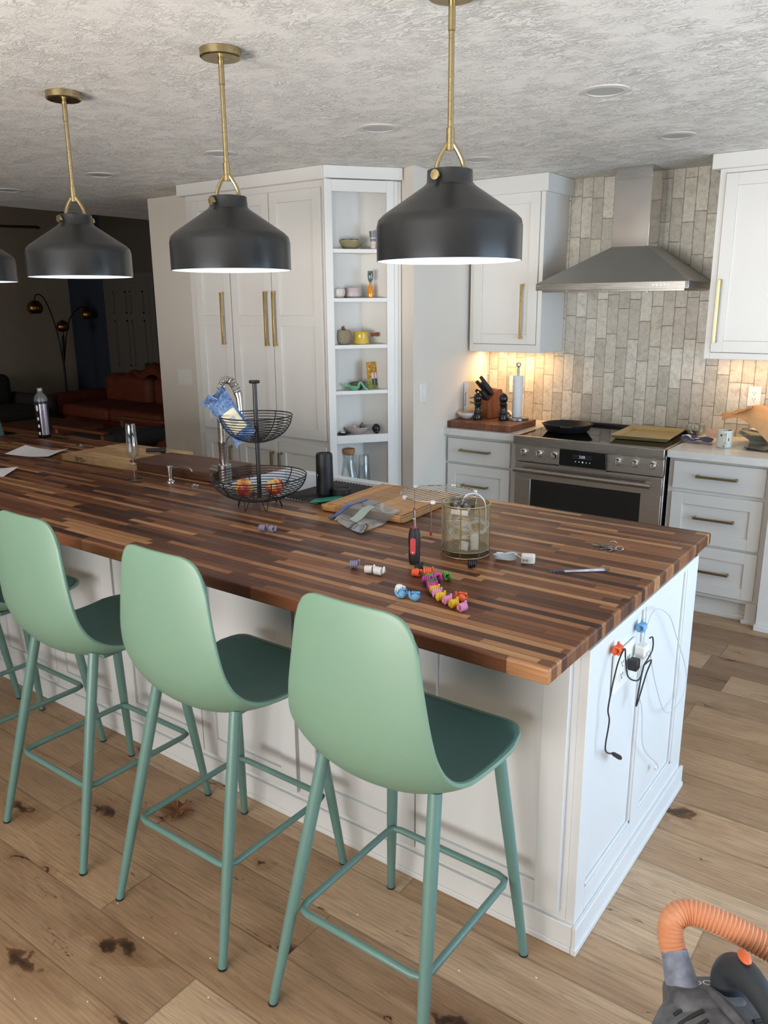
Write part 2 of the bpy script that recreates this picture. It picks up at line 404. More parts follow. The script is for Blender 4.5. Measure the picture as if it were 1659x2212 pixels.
def mesh_obj(name, mb, mat, ang=35, bevel=0, seg=2, sub=0):
    me = bpy.data.meshes.new(name); me.from_pydata(mb.v, [], mb.f); me.update()
    bm = bmesh.new(); bm.from_mesh(me); bmesh.ops.recalc_face_normals(bm, faces=bm.faces); bm.to_mesh(me); bm.free()
    if mat is not None: me.materials.append(M[mat] if isinstance(mat, str) else mat)
    if ang: me.shade_smooth(); me.set_sharp_from_angle(angle=radians(ang))
    o = bpy.data.objects.new(name, me); COL.objects.link(o)
    if bevel:
        b = o.modifiers.new('Bevel', 'BEVEL'); b.width = bevel; b.segments = seg; b.limit_method = 'ANGLE'; b.angle_limit = radians(40)
    if sub:
        q = o.modifiers.new('Subdivision', 'SUBSURF'); q.levels = sub; q.render_levels = sub
    return o
def tag(o, label, cat, group=None):
    o['label'] = label; o['category'] = cat
    if group: o['group'] = group
    return o
class T:
    """a thing made of parts; meshes are given in its local frame, or in the room's frame when world=True"""
    def __init__(s, name, label, cat, loc=(0, 0, 0), rz=0, group=None, world=False):
        s.o = bpy.data.objects.new(name, None); COL.objects.link(s.o)
        s.o.empty_display_size = .05
        s.o.location = loc; s.o.rotation_euler = (0, 0, radians(rz)); tag(s.o, label, cat, group)
        s.inv = Matrix.LocRotScale(Vector(loc), Euler((0, 0, radians(rz))), None).inverted() if world else None
    def p(s, name, mb, mat, parent=None, label=None, **kw):
        if s.inv is not None: mb.v = [tuple(s.inv @ Vector(q)) for q in mb.v]
        o = mesh_obj(name, mb, mat, **kw); o.parent = parent or s.o
        if label: o['label'] = label
        return o
def solo(name, label, cat, mb, mat, loc=(0, 0, 0), rz=0, group=None, rx=0, ry=0, **kw):
    o = mesh_obj(name, mb, mat, **kw); o.location = loc; o.rotation_euler = (radians(rx), radians(ry), radians(rz)); return tag(o, label, cat, group)
def structure(name, mb, mat, parent=None, **kw):
    o = mesh_obj(name, mb, mat, **kw)
    if parent: o.parent = parent
    else: o['kind'] = 'structure'
    return o
def text(name, txt, size, mat, M4, parent, ext=.0004):
    cu = bpy.data.curves.new(name, 'FONT'); cu.body = txt; cu.size = size; cu.extrude = ext; cu.align_x = 'CENTER'; cu.align_y = 'CENTER'
    cu.materials.append(M[mat] if isinstance(mat, str) else mat)
    tmp = bpy.data.objects.new(name, cu); me = bpy.data.meshes.new_from_object(tmp); bpy.data.objects.remove(tmp)
    me.name = name; me.materials.clear(); me.materials.append(M[mat] if isinstance(mat, str) else mat)
    o = bpy.data.objects.new(name, me); COL.objects.link(o); o.parent = parent; o.matrix_local = M4; return o
def copy_tree(o, parent=None):
    c = o.copy(); COL.objects.link(c); c.parent = parent
    for ch in list(o.children): copy_tree(ch, c)
    return c

# ================================================================== THE SETTING
CZ = 2.4715
structure('floor', MB().box(-9.8, 2.8, -4.2, 5.4, -.1, 0), 'floor', ang=0)
structure('ceiling', MB().box(-5.6, 2.8, -4.2, 5.3, CZ, 3.0), 'ceil', ang=0)
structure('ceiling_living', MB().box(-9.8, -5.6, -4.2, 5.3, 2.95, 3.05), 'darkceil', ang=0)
structure('wall_stove', MB().box(-2.3, 2.8, 3.577, 3.75, 0, CZ), 'tile', ang=0)
structure('wall_switch', MB().box(-4.40, -3.642, 2.48, 2.62, 0, CZ), 'wall', ang=0)
structure('wall_niche', MB().prism([(-2.166, 2.535), (-2.054, 2.492), (-2.15, 3.577), (-2.34, 3.577), (-2.2, 2.56)], 0, CZ), 'wall', ang=0)
structure('wall_living_far', MB().box(-9.75, -9.55, -4.2, 5.3, 0, 2.95), 'darkwall', ang=0)
structure('wall_living_navy', MB().box(-9.55, -8.72, 5.1, 5.3, 0, 2.95), 'bluewall', ang=0)
structure('wall_living_side', MB().box(-8.72, -4.4, 5.1, 5.3, 0, 2.95), 'darkwall2', ang=0)
structure('wall_light_block', MB().box(-5.75, -5.6, -4.2, 1.3, 0, 2.95), 'wall', ang=0)  # unseen wall added to keep kitchen daylight off the living room
structure('wall_hall', MB().box(-3.9, -3.75, 2.62, 5.1, 0, CZ), 'wall', ang=0)
# back wall with window, side wall with patio door (behind and beside the camera)
bw = MB().box(-5.6, -3.25, -4.2, -4.0, 0, CZ).box(1.05, 2.8, -4.2, -4.0, 0, CZ).box(-3.25, 1.05, -4.2, -4.0, 0, .45).box(-3.25, 1.05, -4.2, -4.0, 2.42, CZ).box(-9.75, -5.6, -4.2, -4.0, 0, 2.95)
structure('wall_back', bw, 'wall', ang=0)
sw = MB().box(2.6, 2.8, -4.0, -.3, 0, CZ).box(2.6, 2.8, 2.7, 3.577, 0, CZ).box(2.6, 2.8, -.3, 2.7, 2.2, CZ)
structure('wall_side', sw, 'wall', ang=0)
w1 = structure('window_1', MB().box(-3.25, 1.05, -4.12, -4.06, .45, .5).box(-3.25, 1.05, -4.12, -4.06, 2.37, 2.42).box(-3.25, -3.2, -4.12, -4.06, .5, 2.37).box(1.0, 1.05, -4.12, -4.06, .5, 2.37).box(-1.85, -1.79, -4.12, -4.06, .5, 2.37).box(-.41, -.35, -4.12, -4.06, .5, 2.37), 'white', ang=0)
structure('window_pane', MB().box(-3.2, 1.0, -4.095, -4.09, .5, 2.37), 'glass', w1, ang=0)
d1 = structure('door_1', MB().box(2.66, 2.72, -.3, -.24, 0, 2.2).box(2.66, 2.72, 2.64, 2.7, 0, 2.2).box(2.66, 2.72, 1.17, 1.23, 0, 2.2).box(2.66, 2.72, -.24, 2.64, 2.12, 2.2).box(2.66, 2.72, -.24, 2.64, 0, .08), 'white', ang=0)
structure('door_pane', MB().box(2.685, 2.69, -.24, 2.64, .08, 2.12), 'glass', d1, ang=0)

# ================================================================== CABINET HELPERS (front faces -Y)
def shaker(x0, x1, z0, z1, y, st=.06, splits=(), th=.02, rec=.009):
    mb = MB().box(x0, x0 + st, y, y + th, z0, z1).box(x1 - st, x1, y, y + th, z0, z1)
    zs = [z0] + list(splits) + [z1]
    mb.box(x0 + st, x1 - st, y, y + th, z0, z0 + st).box(x0 + st, x1 - st, y, y + th, z1 - st, z1)
    for s in splits: mb.box(x0 + st, x1 - st, y, y + th, s - st / 2, s + st / 2)
    mb.box(x0 + st, x1 - st, y + rec, y + th - .001, z0 + st, z1 - st)
    return mb
def pull_v(x, y, z0, z1, w=.013, out=.034):
    return MB().box(x - w / 2, x + w / 2, y - out, y - out + .012, z0, z1).box(x - w / 2, x + w / 2, y - out + .012, y, z0, z0 + .012).box(x - w / 2, x + w / 2, y - out + .012, y, z1 - .012, z1)
def pull_h(x0, x1, y, z, w=.013, out=.034):
    return MB().box(x0, x1, y - out, y - out + .012, z - w / 2, z + w / 2).box(x0, x0 + .012, y - out + .012, y, z - w / 2, z + w / 2).box(x1 - .012, x1, y - out + .012, y, z - w / 2, z + w / 2)

# ================================================================== PANTRY
t = T('pantry_cabinet', 'tall white pantry cabinet with panelled doors and long brass pulls', 'cabinet', (-3.04, 2.5, 0), world=True)
t.p('body', MB().box(-3.64, -2.442, 2.18, 2.76, 0, 2.40), 'white', bevel=.002)
t.p('crown', MB().box(-3.68, -2.438, 2.145, 2.76, 2.40, CZ - .001), 'white', bevel=.002)
for x0, x1, hx in ((-3.565, -3.245, -3.305), (-3.235, -2.882, -2.918), (-2.876, -2.475, -2.848)):
    d = t.p('door', shaker(x0, x1, .905, 2.36, 2.16, .062, (1.62,)), 'white', bevel=.0015)
    t.p('handle', pull_v(hx, 2.16, 1.468, 1.795), 'brass', parent=d, bevel=.001)
    d = t.p('door', shaker(x0, x1, .11, .865, 2.16, .062), 'white', bevel=.0015)
    t.p('handle', pull_v(hx, 2.16, .52, .80), 'brassdark', parent=d, bevel=.001)

# ------------------------------------------------------------------ diagonal open shelf unit
TH = math.degrees(.9138)
t = T('shelf_unit', 'white diagonal open shelf unit between pantry and wall', 'shelf', (-2.442, 2.16, 0), TH)
shelf_z = (2.026, 1.751, 1.481, 1.209, .939, .58)
t.p('face_frame', MB().box(0, .045, 0, .02, .0, 2.40).box(.368, .412, 0, .02, 0, 2.40).box(.412, .44, .008, .02, 0, 2.40).box(.045, .368, 0, .02, 2.336, 2.40)
    .box(.045, .368, 0, .02, .889, .939).box(.045, .368, 0, .02, .0, .58), 'white', bevel=.0015)
def slab(pts, z0, z1): return MB().prism(pts, z0, z1)
nich = MB()
C_ = (.235, .25)
nich.prism([(.03, .021), (.045, .021), (C_[0], C_[1]), (C_[0], C_[1] + .03)], 0, 2.41).prism([(.368, .021), (.39, .021), (C_[0], C_[1] + .03), (C_[0], C_[1])], 0, 2.41)
t.p('back_panel', nich, 'white', ang=0)
t.p('top_panel', slab([(.04, .021), (.372, .021), C_], 2.385, 2.40), 'white', ang=0)
for z in shelf_z:
    t.p('shelf', slab([(.045, .003 if z > 1 else .021), (.368, .003 if z > 1 else .021), (C_[0], C_[1] - .002)], z - .021, z), 'white', ang=0)
t.p('crown', MB().box(-.004, .462, -.016, .03, 2.405, CZ - .001), 'white', bevel=.002)
t.p('filler', MB().box(.44, .46, .014, .03, 0, 2.40), 'white', ang=0)

def on_shelf(u, dep, z):
    c, s_ = cos(.9138), sin(.9138)
    return (-2.442 + u * c - dep * s_, 2.16 + u * s_ + dep * c, z)
def ucoord(px): return .035 + (px - 722) / (836 - 722) * .333

def bowl_prof(r, h, foot=.4, t_=.004, curve=1.7):
    out = [(r * foot, 0)]; n = 8
    for i in range(n + 1):
        k = i / n; out.append((r * (foot + (1 - foot) * (1 - (1 - k) ** curve)), h * k))
    inn = [(q[0] - t_, max(q[1], t_ * 1.2)) for q in reversed(out[1:])]
    return out + inn + [(0.0001, t_ * 1.2)]
M['celadon'] = flat('olive_glaze', (150, 140, 104), .3, var=.35, nscale=28)
M['ceram_pink'] = flat('pink_speckle_glaze', (216, 196, 182), .35, var=.2, nscale=60)
M['ceram_blue'] = flat('blue_speckle_glaze', (120, 128, 134), .35, var=.5, nscale=70)
M['whiteglaze'] = flat('white_speckle_glaze', (214, 205, 196), .35, var=.22, nscale=90)
M['lilac'] = flat('lilac_glaze', (190, 176, 174), .3, var=.15, nscale=50)
M['yellow'] = flat('yellow_enamel', (212, 178, 66), .2, var=.08)
M['teak'] = mat_wood('teak', (96, 52, 28), (134, 76, 44), 0, 12, .4)
M['orangeglass'] = flat('amber_glass', (222, 140, 20), .1, var=.1, coat=.5)
M['smokeglass'] = mat_glass('smoked_glass', (205, 212, 212))
M['stonepot'] = flat('speckled_stoneware', (156, 142, 118), .7, var=.45, nscale=160)
M['driedplant'] = flat('dried_flower', (136, 98, 62), .8, var=.3, nscale=90)
M['mint'] = flat('mint_glaze', (112, 186, 146), .3, var=.1)
M['brownclay'] = flat('brown_clay', (112, 98, 78), .6, var=.2)
M['quartzpink'] = flat('rose_quartz', (206, 176, 172), .25, var=.15, nscale=60)
M['greystone'] = flat('smoky_stone', (116, 102, 94), .25, var=.3, nscale=50)
M['cork'] = flat('cork', (176, 126, 82), .8, var=.25, nscale=120)
M['blackglaze'] = flat('black_glaze', (24, 24, 26), .18, var=.1)

b = solo('bowl', 'shallow olive glazed bowl on top shelf of the open unit', 'bowl', MB().lathe(bowl_prof(.075, .052, .45), 36), 'celadon', on_shelf(ucoord(769), .10, 2.027))
solo('plate', 'small chipped brown dish lying in the olive bowl', 'dish', MB().lathe([(.02, 0), (.05, .008), (.052, .011), (.02, .004), (.0001, .004)], 24), 'brownclay', (b.location[0], b.location[1], 2.027 + .05), rx=4, ry=5)
t = T('cup', 'tall pink cup with blue speckled rim on top shelf', 'cup', on_shelf(ucoord(812), .045, 2.027))
t.p('body', MB().lathe([(.017, 0), (.016, .01), (.017, .055), (.019, .066)], 24), 'ceram_pink')
t.p('rim_band', MB().lathe([(.019, .066), (.024, .102), (.021, .102), (.015, .02), (.0001, .018)], 24), 'ceram_blue')
solo('small_bowl', 'small off-white speckled bowl on the second shelf', 'bowl', MB().lathe([(.018, 0), (.034, .012), (.039, .03), (.036, .052), (.032, .052), (.034, .03), (.02, .008), (.0001, .006)], 28), 'whiteglaze', on_shelf(ucoord(740), .055, 1.752))
solo('small_bowl', 'wider lilac-grey bowl beside the hourglass vase', 'bowl', MB().lathe([(.04, 0), (.05, .012), (.051, .035), (.047, .058), (.043, .058), (.046, .03), (.036, .006), (.0001, .005)], 32), 'lilac', on_shelf(ucoord(773), .09, 1.752))
t = T('vase', 'hourglass glass vase, amber below and smoky above', 'vase', on_shelf(ucoord(806), .05, 1.752))
t.p('base', MB().lathe([(.017, 0), (.0195, .02), (.0185, .05), (.007, .083), (.0001, .083)], 24), 'orangeglass')
t.p('cup', MB().lathe([(.006, .083), (.016, .105), (.0185, .13), (.0165, .155), (.0150, .155), (.0165, .13), (.014, .107), (.0001, .092)], 24), 'smokeglass')
t = T('stoneware_pot', 'round speckled stoneware pot holding dried flowers', 'pot', on_shelf(ucoord(749), .07, 1.482))
t.p('pot', MB().lathe([(.03, 0), (.045, .014), (.051, .042), (.047, .07), (.040, .085), (.036, .085), (.04, .06), (.0001, .03)], 32), 'stonepot')
mb = MB()
for i in range(9):
    a = random.uniform(0, 6.28); q = random.uniform(.005, .02); mb.ell((q * cos(a) - .012, q * sin(a), .09 + random.uniform(-.004, .014)), (.009, .006, .005), 7, 5, rot=Euler((a, a * 2, a)).to_matrix())
t.p('dried_flowers', mb, 'driedplant')
t = T('saucepan', 'small yellow enamel pot with teak handle on third shelf', 'saucepan', on_shelf(ucoord(787), .07, 1.482), TH - 6)
t.p('pot', MB().lathe([(.044, 0), (.047, .006), (.043, .03), (.041, .066), (.044, .074), (.041, .074), (.038, .03), (.0001, .006)], 36), 'yellow')
hm = MB().tube([(.044, 0, .052), (.055, 0, .054)], [.006, .005], 8)
hp = t.p('handle', MB().tube([(.055, 0, .054), (.065, 0, .054), (.08, 0, .055), (.095, 0, .056), (.104, 0, .056), (.108, 0, .056)], [.009, .011, .009, .012, .013, .006], 12), 'teak')
t.p('handle_bracket', hm, 'yellow', parent=hp)
t = T('figure_dish', 'mint green dish shaped like a reclining figure', 'dish', on_shelf(ucoord(770), .03, 1.210), TH)
dish = MB().lathe(bowl_prof(.036, .026, .5, .003), 24, (-.008, 0, 0))
dish.ell((-.062, .0, .032), (.012, .01, .011)).tube([(-.05, 0, .03), (-.04, 0, .024), (-.03, .0, .022)], [.007, .008, .008], 8)
dish.tube(smooth_path([(.018, 0, .022), (.024, 0, .040), (.034, 0, .044), (.046, 0, .026), (.062, 0, .006), (.076, 0, .004)], 4), [.007] * 20 + [.004], 8).tube(smooth_path([(.018, .012, .02), (.022, .014, .036), (.032, .014, .040), (.05, .014, .02), (.066, .012, .006)], 4), .006, 8)
t.p('dish', dish, 'mint')
solo('clay_dish', 'brown clay oval dish behind the mint figure dish', 'dish', MB().lathe(bowl_prof(.046, .04, .5), 24), 'brownclay', on_shelf(ucoord(780), .095, 1.210))
def mat_photo():
    m, nt, b2 = newmat('snapshot_print')
    v = coords(nt)
    sep = N(nt, 'ShaderNodeSeparateXYZ'); nt.links.new(v, sep.inputs[0])
    n = noise(nt, v, 75, 5, .7, 1)
    top = ramp(nt, n, [(.3, rgb(84, 52, 20)), (.5, rgb(176, 120, 36)), (.62, rgb(220, 186, 70)), (.75, rgb(232, 220, 180))])
    bot = ramp(nt, n, [(.35, rgb(52, 60, 30)), (.6, rgb(150, 160, 70))])
    c = mixc(nt, ramp(nt, mth(nt, 'MULTIPLY', sep.outputs[2], 6.0), [(.30, 0.0), (.36, 1.0)]), bot, top)
    # two walking people, light shirts over blue trousers
    for px_ in (-.006, .016):
        dx = mth(nt, 'ABSOLUTE', mth(nt, 'SUBTRACT', sep.outputs[0], px_))
        inx = mth(nt, 'LESS_THAN', dx, .0075)
        z = sep.outputs[2]
        shirt = mth(nt, 'MULTIPLY', inx, mth(nt, 'MULTIPLY', mth(nt, 'GREATER_THAN', z, .062), mth(nt, 'LESS_THAN', z, .098)))
        legs = mth(nt, 'MULTIPLY', inx, mth(nt, 'MULTIPLY', mth(nt, 'GREATER_THAN', z, .022), mth(nt, 'LESS_THAN', z, .062)))
        c = mixc(nt, shirt, c, rgb(210, 200, 205)); c = mixc(nt, legs, c, rgb(40, 56, 84))
    nt.links.new(c, b2.inputs['Base Color']); b2.inputs['Roughness'].default_value = .3
    return m
M['photo'] = mat_photo()
solo('photograph', 'autumn snapshot of two walking people leaning on the shelf wall', 'photo', MB().box(-.048, .048, 0, .001, 0, .163), 'photo', on_shelf(.305, .072, 1.2105), TH + 20, rx=-7)
t = T('trinket_dish', 'low white dish with crystals on the fifth shelf', 'dish', on_shelf(ucoord(774), .07, .9395), TH)
t.p('dish', MB().lathe(bowl_prof(.077, .042, .5), 36), 'lilac')
solo('rose_quartz', 'rounded pink crystal resting in the low white dish', 'crystal', MB().ell((0, 0, .022), (.02, .016, .026), 9, 6), 'quartzpink', on_shelf(ucoord(768), .06, .947), ang=0)
mb = MB(); cp = [(.019 * cos(a), .019 * sin(a)) for a in [i * pi / 3 for i in range(6)]]
mb.add([(x, y, 0) for x, y in cp] + [(x * .95, y * .95, .04) for x, y in cp] + [(0, 0, .062)], [(5, 4, 3, 2, 1, 0)] + [(i, (i + 1) % 6, 6 + (i + 1) % 6, 6 + i) for i in range(6)] + [(6 + i, 6 + (i + 1) % 6, 12) for i in range(6)])
solo('crystal_point', 'smoky grey pointed crystal standing in the low white dish', 'crystal', mb, 'greystone', on_shelf(ucoord(786), .07, .947), ang=0)
t = T('candle_holder', 'flat dark oval dish with clear glass stone', 'dish', on_shelf(ucoord(741), .03, .9395), TH)
t.p('dish', MB().lathe([(.02, 0), (.034, .008), (.036, .014), (.033, .014), (.02, .006), (.0001, .006)], 24), 'blackglaze')
t.p('glass_stone', MB().ell((0, 0, .014), (.018, .014, .009)), 'chrome')
mb = MB().ell((0, 0, .03), (.026, .03, .03), 20, 14).ell((-.0, -.012, .014), (.016, .018, .014), 12, 8)
solo('obsidian_skull', 'glossy black stone skull at end of the fifth shelf', 'ornament', mb, 'blackglaze', on_shelf(ucoord(813), .03, .9395), TH)
t = T('carafe', 'clear glass carafe with wide cork stopper on bottom shelf', 'carafe', on_shelf(ucoord(756), .06, .581))
t.p('glass', MB().lathe([(.05, 0), (.055, .02), (.052, .08), (.032, .16), (.026, .20), (.03, .235), (.028, .235), (.024, .20), (.030, .16), (.05, .08), (.053, .02), (.0001, .008)], 32), 'glass')
t.p('stopper', MB().lathe([(.026, .225), (.028, .238), (.036, .24), (.037, .262), (.034, .266), (.0001, .266)], 24), 'cork')
for k, (z, lb) in enumerate(((.581, 'lower upturned clear tumbler beside the cork carafe'), (.640, 'upper upturned clear tumbler stacked over the lower one'))):
    p = on_shelf(ucoord(789), .07, z)
    solo('tumbler', lb, 'glass', MB().lathe([(.040, 0), (.036, .10), (.032, .16), (.0001, .16), (.0001, .155), (.030, .155), (.034, .10), (.038, 0)], 28, close=True), 'glass', p, group='upturned tumblers on the bottom shelf')

# ================================================================== STOVE WALL CABINETS
def drawer_front(t, x0, x1, z0, z1, y, hx0, hx1, hz, panel=True):
    d = t.p('drawer', shaker(x0, x1, z0, z1, y, .062) if panel else MB().box(x0, x1, y, y + .02, z0, z1), 'white', bevel=.0015)
    t.p('handle', pull_h(hx0, hx1, y, hz), 'brassdark', parent=d, bevel=.001)
t = T('base_cabinet', 'white drawer cabinet under the knife block', 'cabinet', (-1.85, 3.2, 0), world=True)
t.p('body', MB().box(-2.095, -1.578, 2.95, 3.57, .10, .885).box(-2.08, -1.60, 3.02, 3.57, 0, .10), 'white', bevel=.002)
drawer_front(t, -2.075, -1.618, .705, .862, 2.93, -1.975, -1.755, .79, False)
drawer_front(t, -2.075, -1.618, .43, .690, 2.93, -1.955, -1.765, .56)
drawer_front(t, -2.075, -1.618, .14, .415, 2.93, -1.955, -1.765, .28)
solo('countertop', 'short white quartz countertop under the walnut board', 'countertop', MB().box(-.265, .265, -.34, .335, 0, .042), 'quartz', (-1.84, 3.24, .885), bevel=.003)
t = T('base_cabinet', 'white three-drawer cabinet beside the range under the mug', 'cabinet', (-.37, 3.2, 0), world=True)
t.p('body', MB().box(-.635, -.105, 2.95, 3.57, .11, .885), 'white', bevel=.002)
t.p('toe_kick', MB().box(-.62, -.17, 2.99, 3.02, 0, .11).box(-.62, -.17, 2.975, 2.99, 0, .03), 'white', bevel=.002)
t.p('foot', MB().box(-.165, -.107, 2.945, 3.02, .02, .12).box(-.178, -.10, 2.93, 3.03, 0, .022), 'white', bevel=.003)
drawer_front(t, -.605, -.130, .715, .868, 2.93, -.478, -.265, .795, False)
drawer_front(t, -.605, -.130, .415, .692, 2.93, -.474, -.262, .563)
drawer_front(t, -.605, -.130, .135, .400, 2.93, -.474, -.262, .265)
t = T('end_post', 'slim white post with a square foot beside the drawers', 'post', (-.055, 2.93, 0), world=True)
t.p('post', MB().box(-.095, -.02, 2.885, 3.55, .03, .885), 'white', bevel=.003)
t.p('foot', MB().box(-.099, -.012, 2.865, 2.98, 0, .03), 'white', bevel=.003)
t = T('dishwasher', 'black appliance front at the edge of the drawers', 'appliance', (.28, 3.2, 0), world=True)
t.p('body', MB().box(-.008, .60, 2.95, 3.55, .08, .885), 'black', bevel=.004)
t.p('door', MB().box(-.004, .596, 2.915, 2.95, .09, .87), 'blackgloss', bevel=.004)
t.p('toe_kick', MB().box(0, .59, 2.99, 3.5, 0, .08), 'black')
solo('countertop', 'long white quartz countertop under the mug and paper bag', 'countertop', MB().box(-.64, 1.3, -.34, .335, 0, .042), 'quartz', (0, 3.24, .886), bevel=.003)

t = T('wall_cabinet', 'white wall cabinet with brass pull over the knife block', 'cabinet', (-1.85, 3.4, 1.405), world=True)
t.p('body', MB().box(-2.10, -1.587, 3.25, 3.575, 1.405, 2.40), 'white', bevel=.002)
t.p('face_frame', MB().box(-2.10, -2.075, 3.23, 3.25, 1.405, 2.40).box(-1.615, -1.587, 3.23, 3.25, 1.405, 2.40).box(-2.075, -1.615, 3.23, 3.25, 1.405, 1.455).box(-2.075, -1.615, 3.23, 3.25, 2.375, 2.40), 'white', bevel=.0015)
d = t.p('door', shaker(-2.072, -1.618, 1.458, 2.372, 3.22, .062), 'white', bevel=.0015)
t.p('handle', pull_v(-1.712, 3.22, 1.493, 1.83), 'brass', parent=d, bevel=.001)
t.p('crown', MB().box(-2.12, -1.555, 3.19, 3.575, 2.37, CZ - .001), 'white', bevel=.002)
t = T('wall_cabinet', 'white wall cabinet with brass pull over the mug and paper bag', 'cabinet', (-.1, 3.4, 1.405), world=True)
t.p('body', MB().box(-.58, .45, 3.25, 3.575, 1.405, 2.40), 'white', bevel=.002)
t.p('face_frame', MB().box(-.58, -.548, 3.23, 3.25, 1.405, 2.40).box(-.548, .45, 3.23, 3.25, 1.405, 1.44).box(-.548, .45, 3.23, 3.25, 2.375, 2.40), 'white', bevel=.0015)
d = t.p('door', shaker(-.545, -.06, 1.443, 2.372, 3.22, .062), 'white', bevel=.0015)
t.p('handle', pull_v(-.522, 3.22, 1.495, 1.83), 'brass', parent=d, bevel=.001)
t.p('door', shaker(-.055, .43, 1.443, 2.372, 3.22, .062), 'white', bevel=.0015)
t.p('crown', MB().box(-.615, .48, 3.19, 3.575, 2.395, CZ - .001), 'white', bevel=.002)

# ------------------------------------------------------------------ range
t = T('range', 'wide stainless steel range with glass cooktop', 'range', (-1.108, 3.2, 0), world=True)
RX0, RX1 = -1.566, -.650
t.p('body', MB().box(RX0, RX1, 2.93, 3.56, .06, .90), 'steel', bevel=.002)
t.p('toe_kick', MB().box(RX0 + .02, RX1 - .02, 2.98, 3.5, 0, .06), 'black')
t.p('cooktop', MB().box(RX0 + .012, RX1 - .012, 2.905, 3.55, .90, .928), 'blackgloss', bevel=.002)
t.p('cooktop_rim', MB().box(RX0 - .004, RX1 + .004, 2.875, 2.905, .872, .930).box(RX0 - .004, RX0 + .012, 2.905, 3.55, .89, .930).box(RX1 - .012, RX1 + .004, 2.905, 3.55, .89, .930), 'steelh', bevel=.004)
t.p('back_trim', MB().box(RX0, RX1, 3.535, 3.572, .928, .945), 'black', bevel=.002)
t.p('control_panel', MB().box(RX0, RX1, 2.895, 2.93, .772, .872), 'steel', bevel=.002)
dp = t.p('display', MB().box(-1.262, -.975, 2.874, 2.896, .778, .872), 'blackgloss', bevel=.002)
t.p('display_trim', MB().box(-1.262, -.970, 2.872, 2.896, .768, .778), 'steelh', parent=dp)
M['led'] = flat('display_digits', (190, 200, 205), .5, var=0, emit=.5)
t.p('screen', MB().box(-1.175, -1.06, 2.8732, 2.8738, .825, .85), flat('lcd_grey', (38, 42, 44), .2, var=0), parent=dp)
def mwm(t, M4): return t.inv @ M4 if t.inv is not None else M4
text('clock_digits', '2:05', .022, 'led', mwm(t, TM((-1.118, 2.8726, .838), rx=90)), dp)
for i in range(5): t.p('touch_key', MB().lathe([(.003 if i != 2 else .005, 0), (.003 if i != 2 else .005, .0006)], 12, M4=TM((-1.158 + i * .022, 2.8738, .808), rx=90)), 'led', parent=dp)
for kx, kz in ((-1.506, .826), (-1.404, .826), (-1.303, .826), (-.912, .832), (-.812, .832), (-.712, .832)):
    k = t.p('knob', MB().lathe([(.024, 0), (.024, .006), (.019, .008), (.018, .03), (.016, .034), (.0001, .034)], 28, M4=TM((kx, 2.895, kz), rx=90)), 'chrome')
    t.p('knob_grip', MB().box(kx - .004, kx + .004, 2.852, 2.862, kz - .017, kz + .017), 'nickel', parent=k, bevel=.001)
door = MB().box(RX0 + .003, RX1 - .003, 2.897, 2.93, .662, .764).box(RX0 + .003, RX1 - .003, 2.897, 2.93, .16, .37).box(RX0 + .003, -1.455, 2.897, 2.93, .37, .662).box(-.768, RX1 - .003, 2.897, 2.93, .37, .662)
od = t.p('oven_door', door, 'steel', bevel=.0015)
M['ovenglass'] = mat_glass('oven_glass', (120, 128, 122))
t.p('oven_window', MB().box(-1.455, -.768, 2.905, 2.909, .37, .662), 'ovenglass', parent=od)
t.p('door_handle', MB().tube([(-1.545, 2.845, .724), (-.70, 2.845, .722)], .0155, 14).box(-1.54, -1.50, 2.85, 2.90, .715, .735).box(-.745, -.705, 2.85, 2.90, .712, .732), 'steelh', parent=od)
t.p('oven_cavity', MB().box(-1.45, -.77, 2.9135, 2.928, .375, .657), flat('oven_interior', (26, 30, 29), .5, var=.2), parent=od)
for z in (.62, .50):
    rk = MB().tube([(-1.44, 2.912, z), (-.78, 2.912, z)], .0022, 6)
    for i in range(14): rk.tube([(-1.42 + i * .048, 2.912, z), (-1.42 + i * .048, 2.912, z - .008)], .0013, 5)
    t.p('oven_rack', rk, 'chrome', parent=od)
t.p('lower_drawer', MB().box(RX0 + .003, RX1 - .003, 2.90, 2.93, .065, .15), 'steel', bevel=.002)

# hood
t = T('range_hood', 'stainless chimney range hood above the cooktop', 'hood', (-1.105, 3.3, 1.79), world=True)
HX0, HX1 = -1.553, -.650
ch = (-1.183, -.965, 3.30, 3.575)
py = MB().add([(HX0, 3.07, 1.826), (HX1, 3.07, 1.826), (HX1, 3.575, 1.826), (HX0, 3.575, 1.826), (ch[0], ch[2], 2.032), (ch[1], ch[2], 2.032), (ch[1], ch[3], 2.032), (ch[0], ch[3], 2.032)],
              [(0, 3, 2, 1), (4, 5, 6, 7), (0, 1, 5, 4), (1, 2, 6, 5), (2, 3, 7, 6), (3, 0, 4, 7)])
t.p('canopy', py, 'hood', ang=0)
t.p('front_band', MB().box(HX0, HX1, 3.07, 3.575, 1.787, 1.826), 'steelh', bevel=.001)
t.p('chimney', MB().box(ch[0], ch[1], ch[2], ch[3], 2.032, 2.405).box(ch[0] + .004, ch[1] - .004, ch[2] + .004, ch[3], 2.405, CZ - .001), 'chrome', bevel=.001)
fl = t.p('filter', MB().box(HX0 + .03, HX1 - .03, 3.10, 3.55, 1.776, 1.787), 'nickel')
for x in (-1.37, -1.14, -.88): t.p('filter_latch', MB().box(x - .004, x + .004, 3.09, 3.10, 1.768, 1.787), 'nickel', parent=fl)
for i in range(5): t.p('button', MB().lathe([(.0075, 0), (.0075, .003), (.0001, .003)], 14, M4=TM((-.842 + i * .0215, 3.07, 1.808), rx=90)), 'plate')
t.p('corner_badge', MB().box(-.668, -.648, 3.066, 3.09, 1.79, 1.824), 'chrome', bevel=.001)

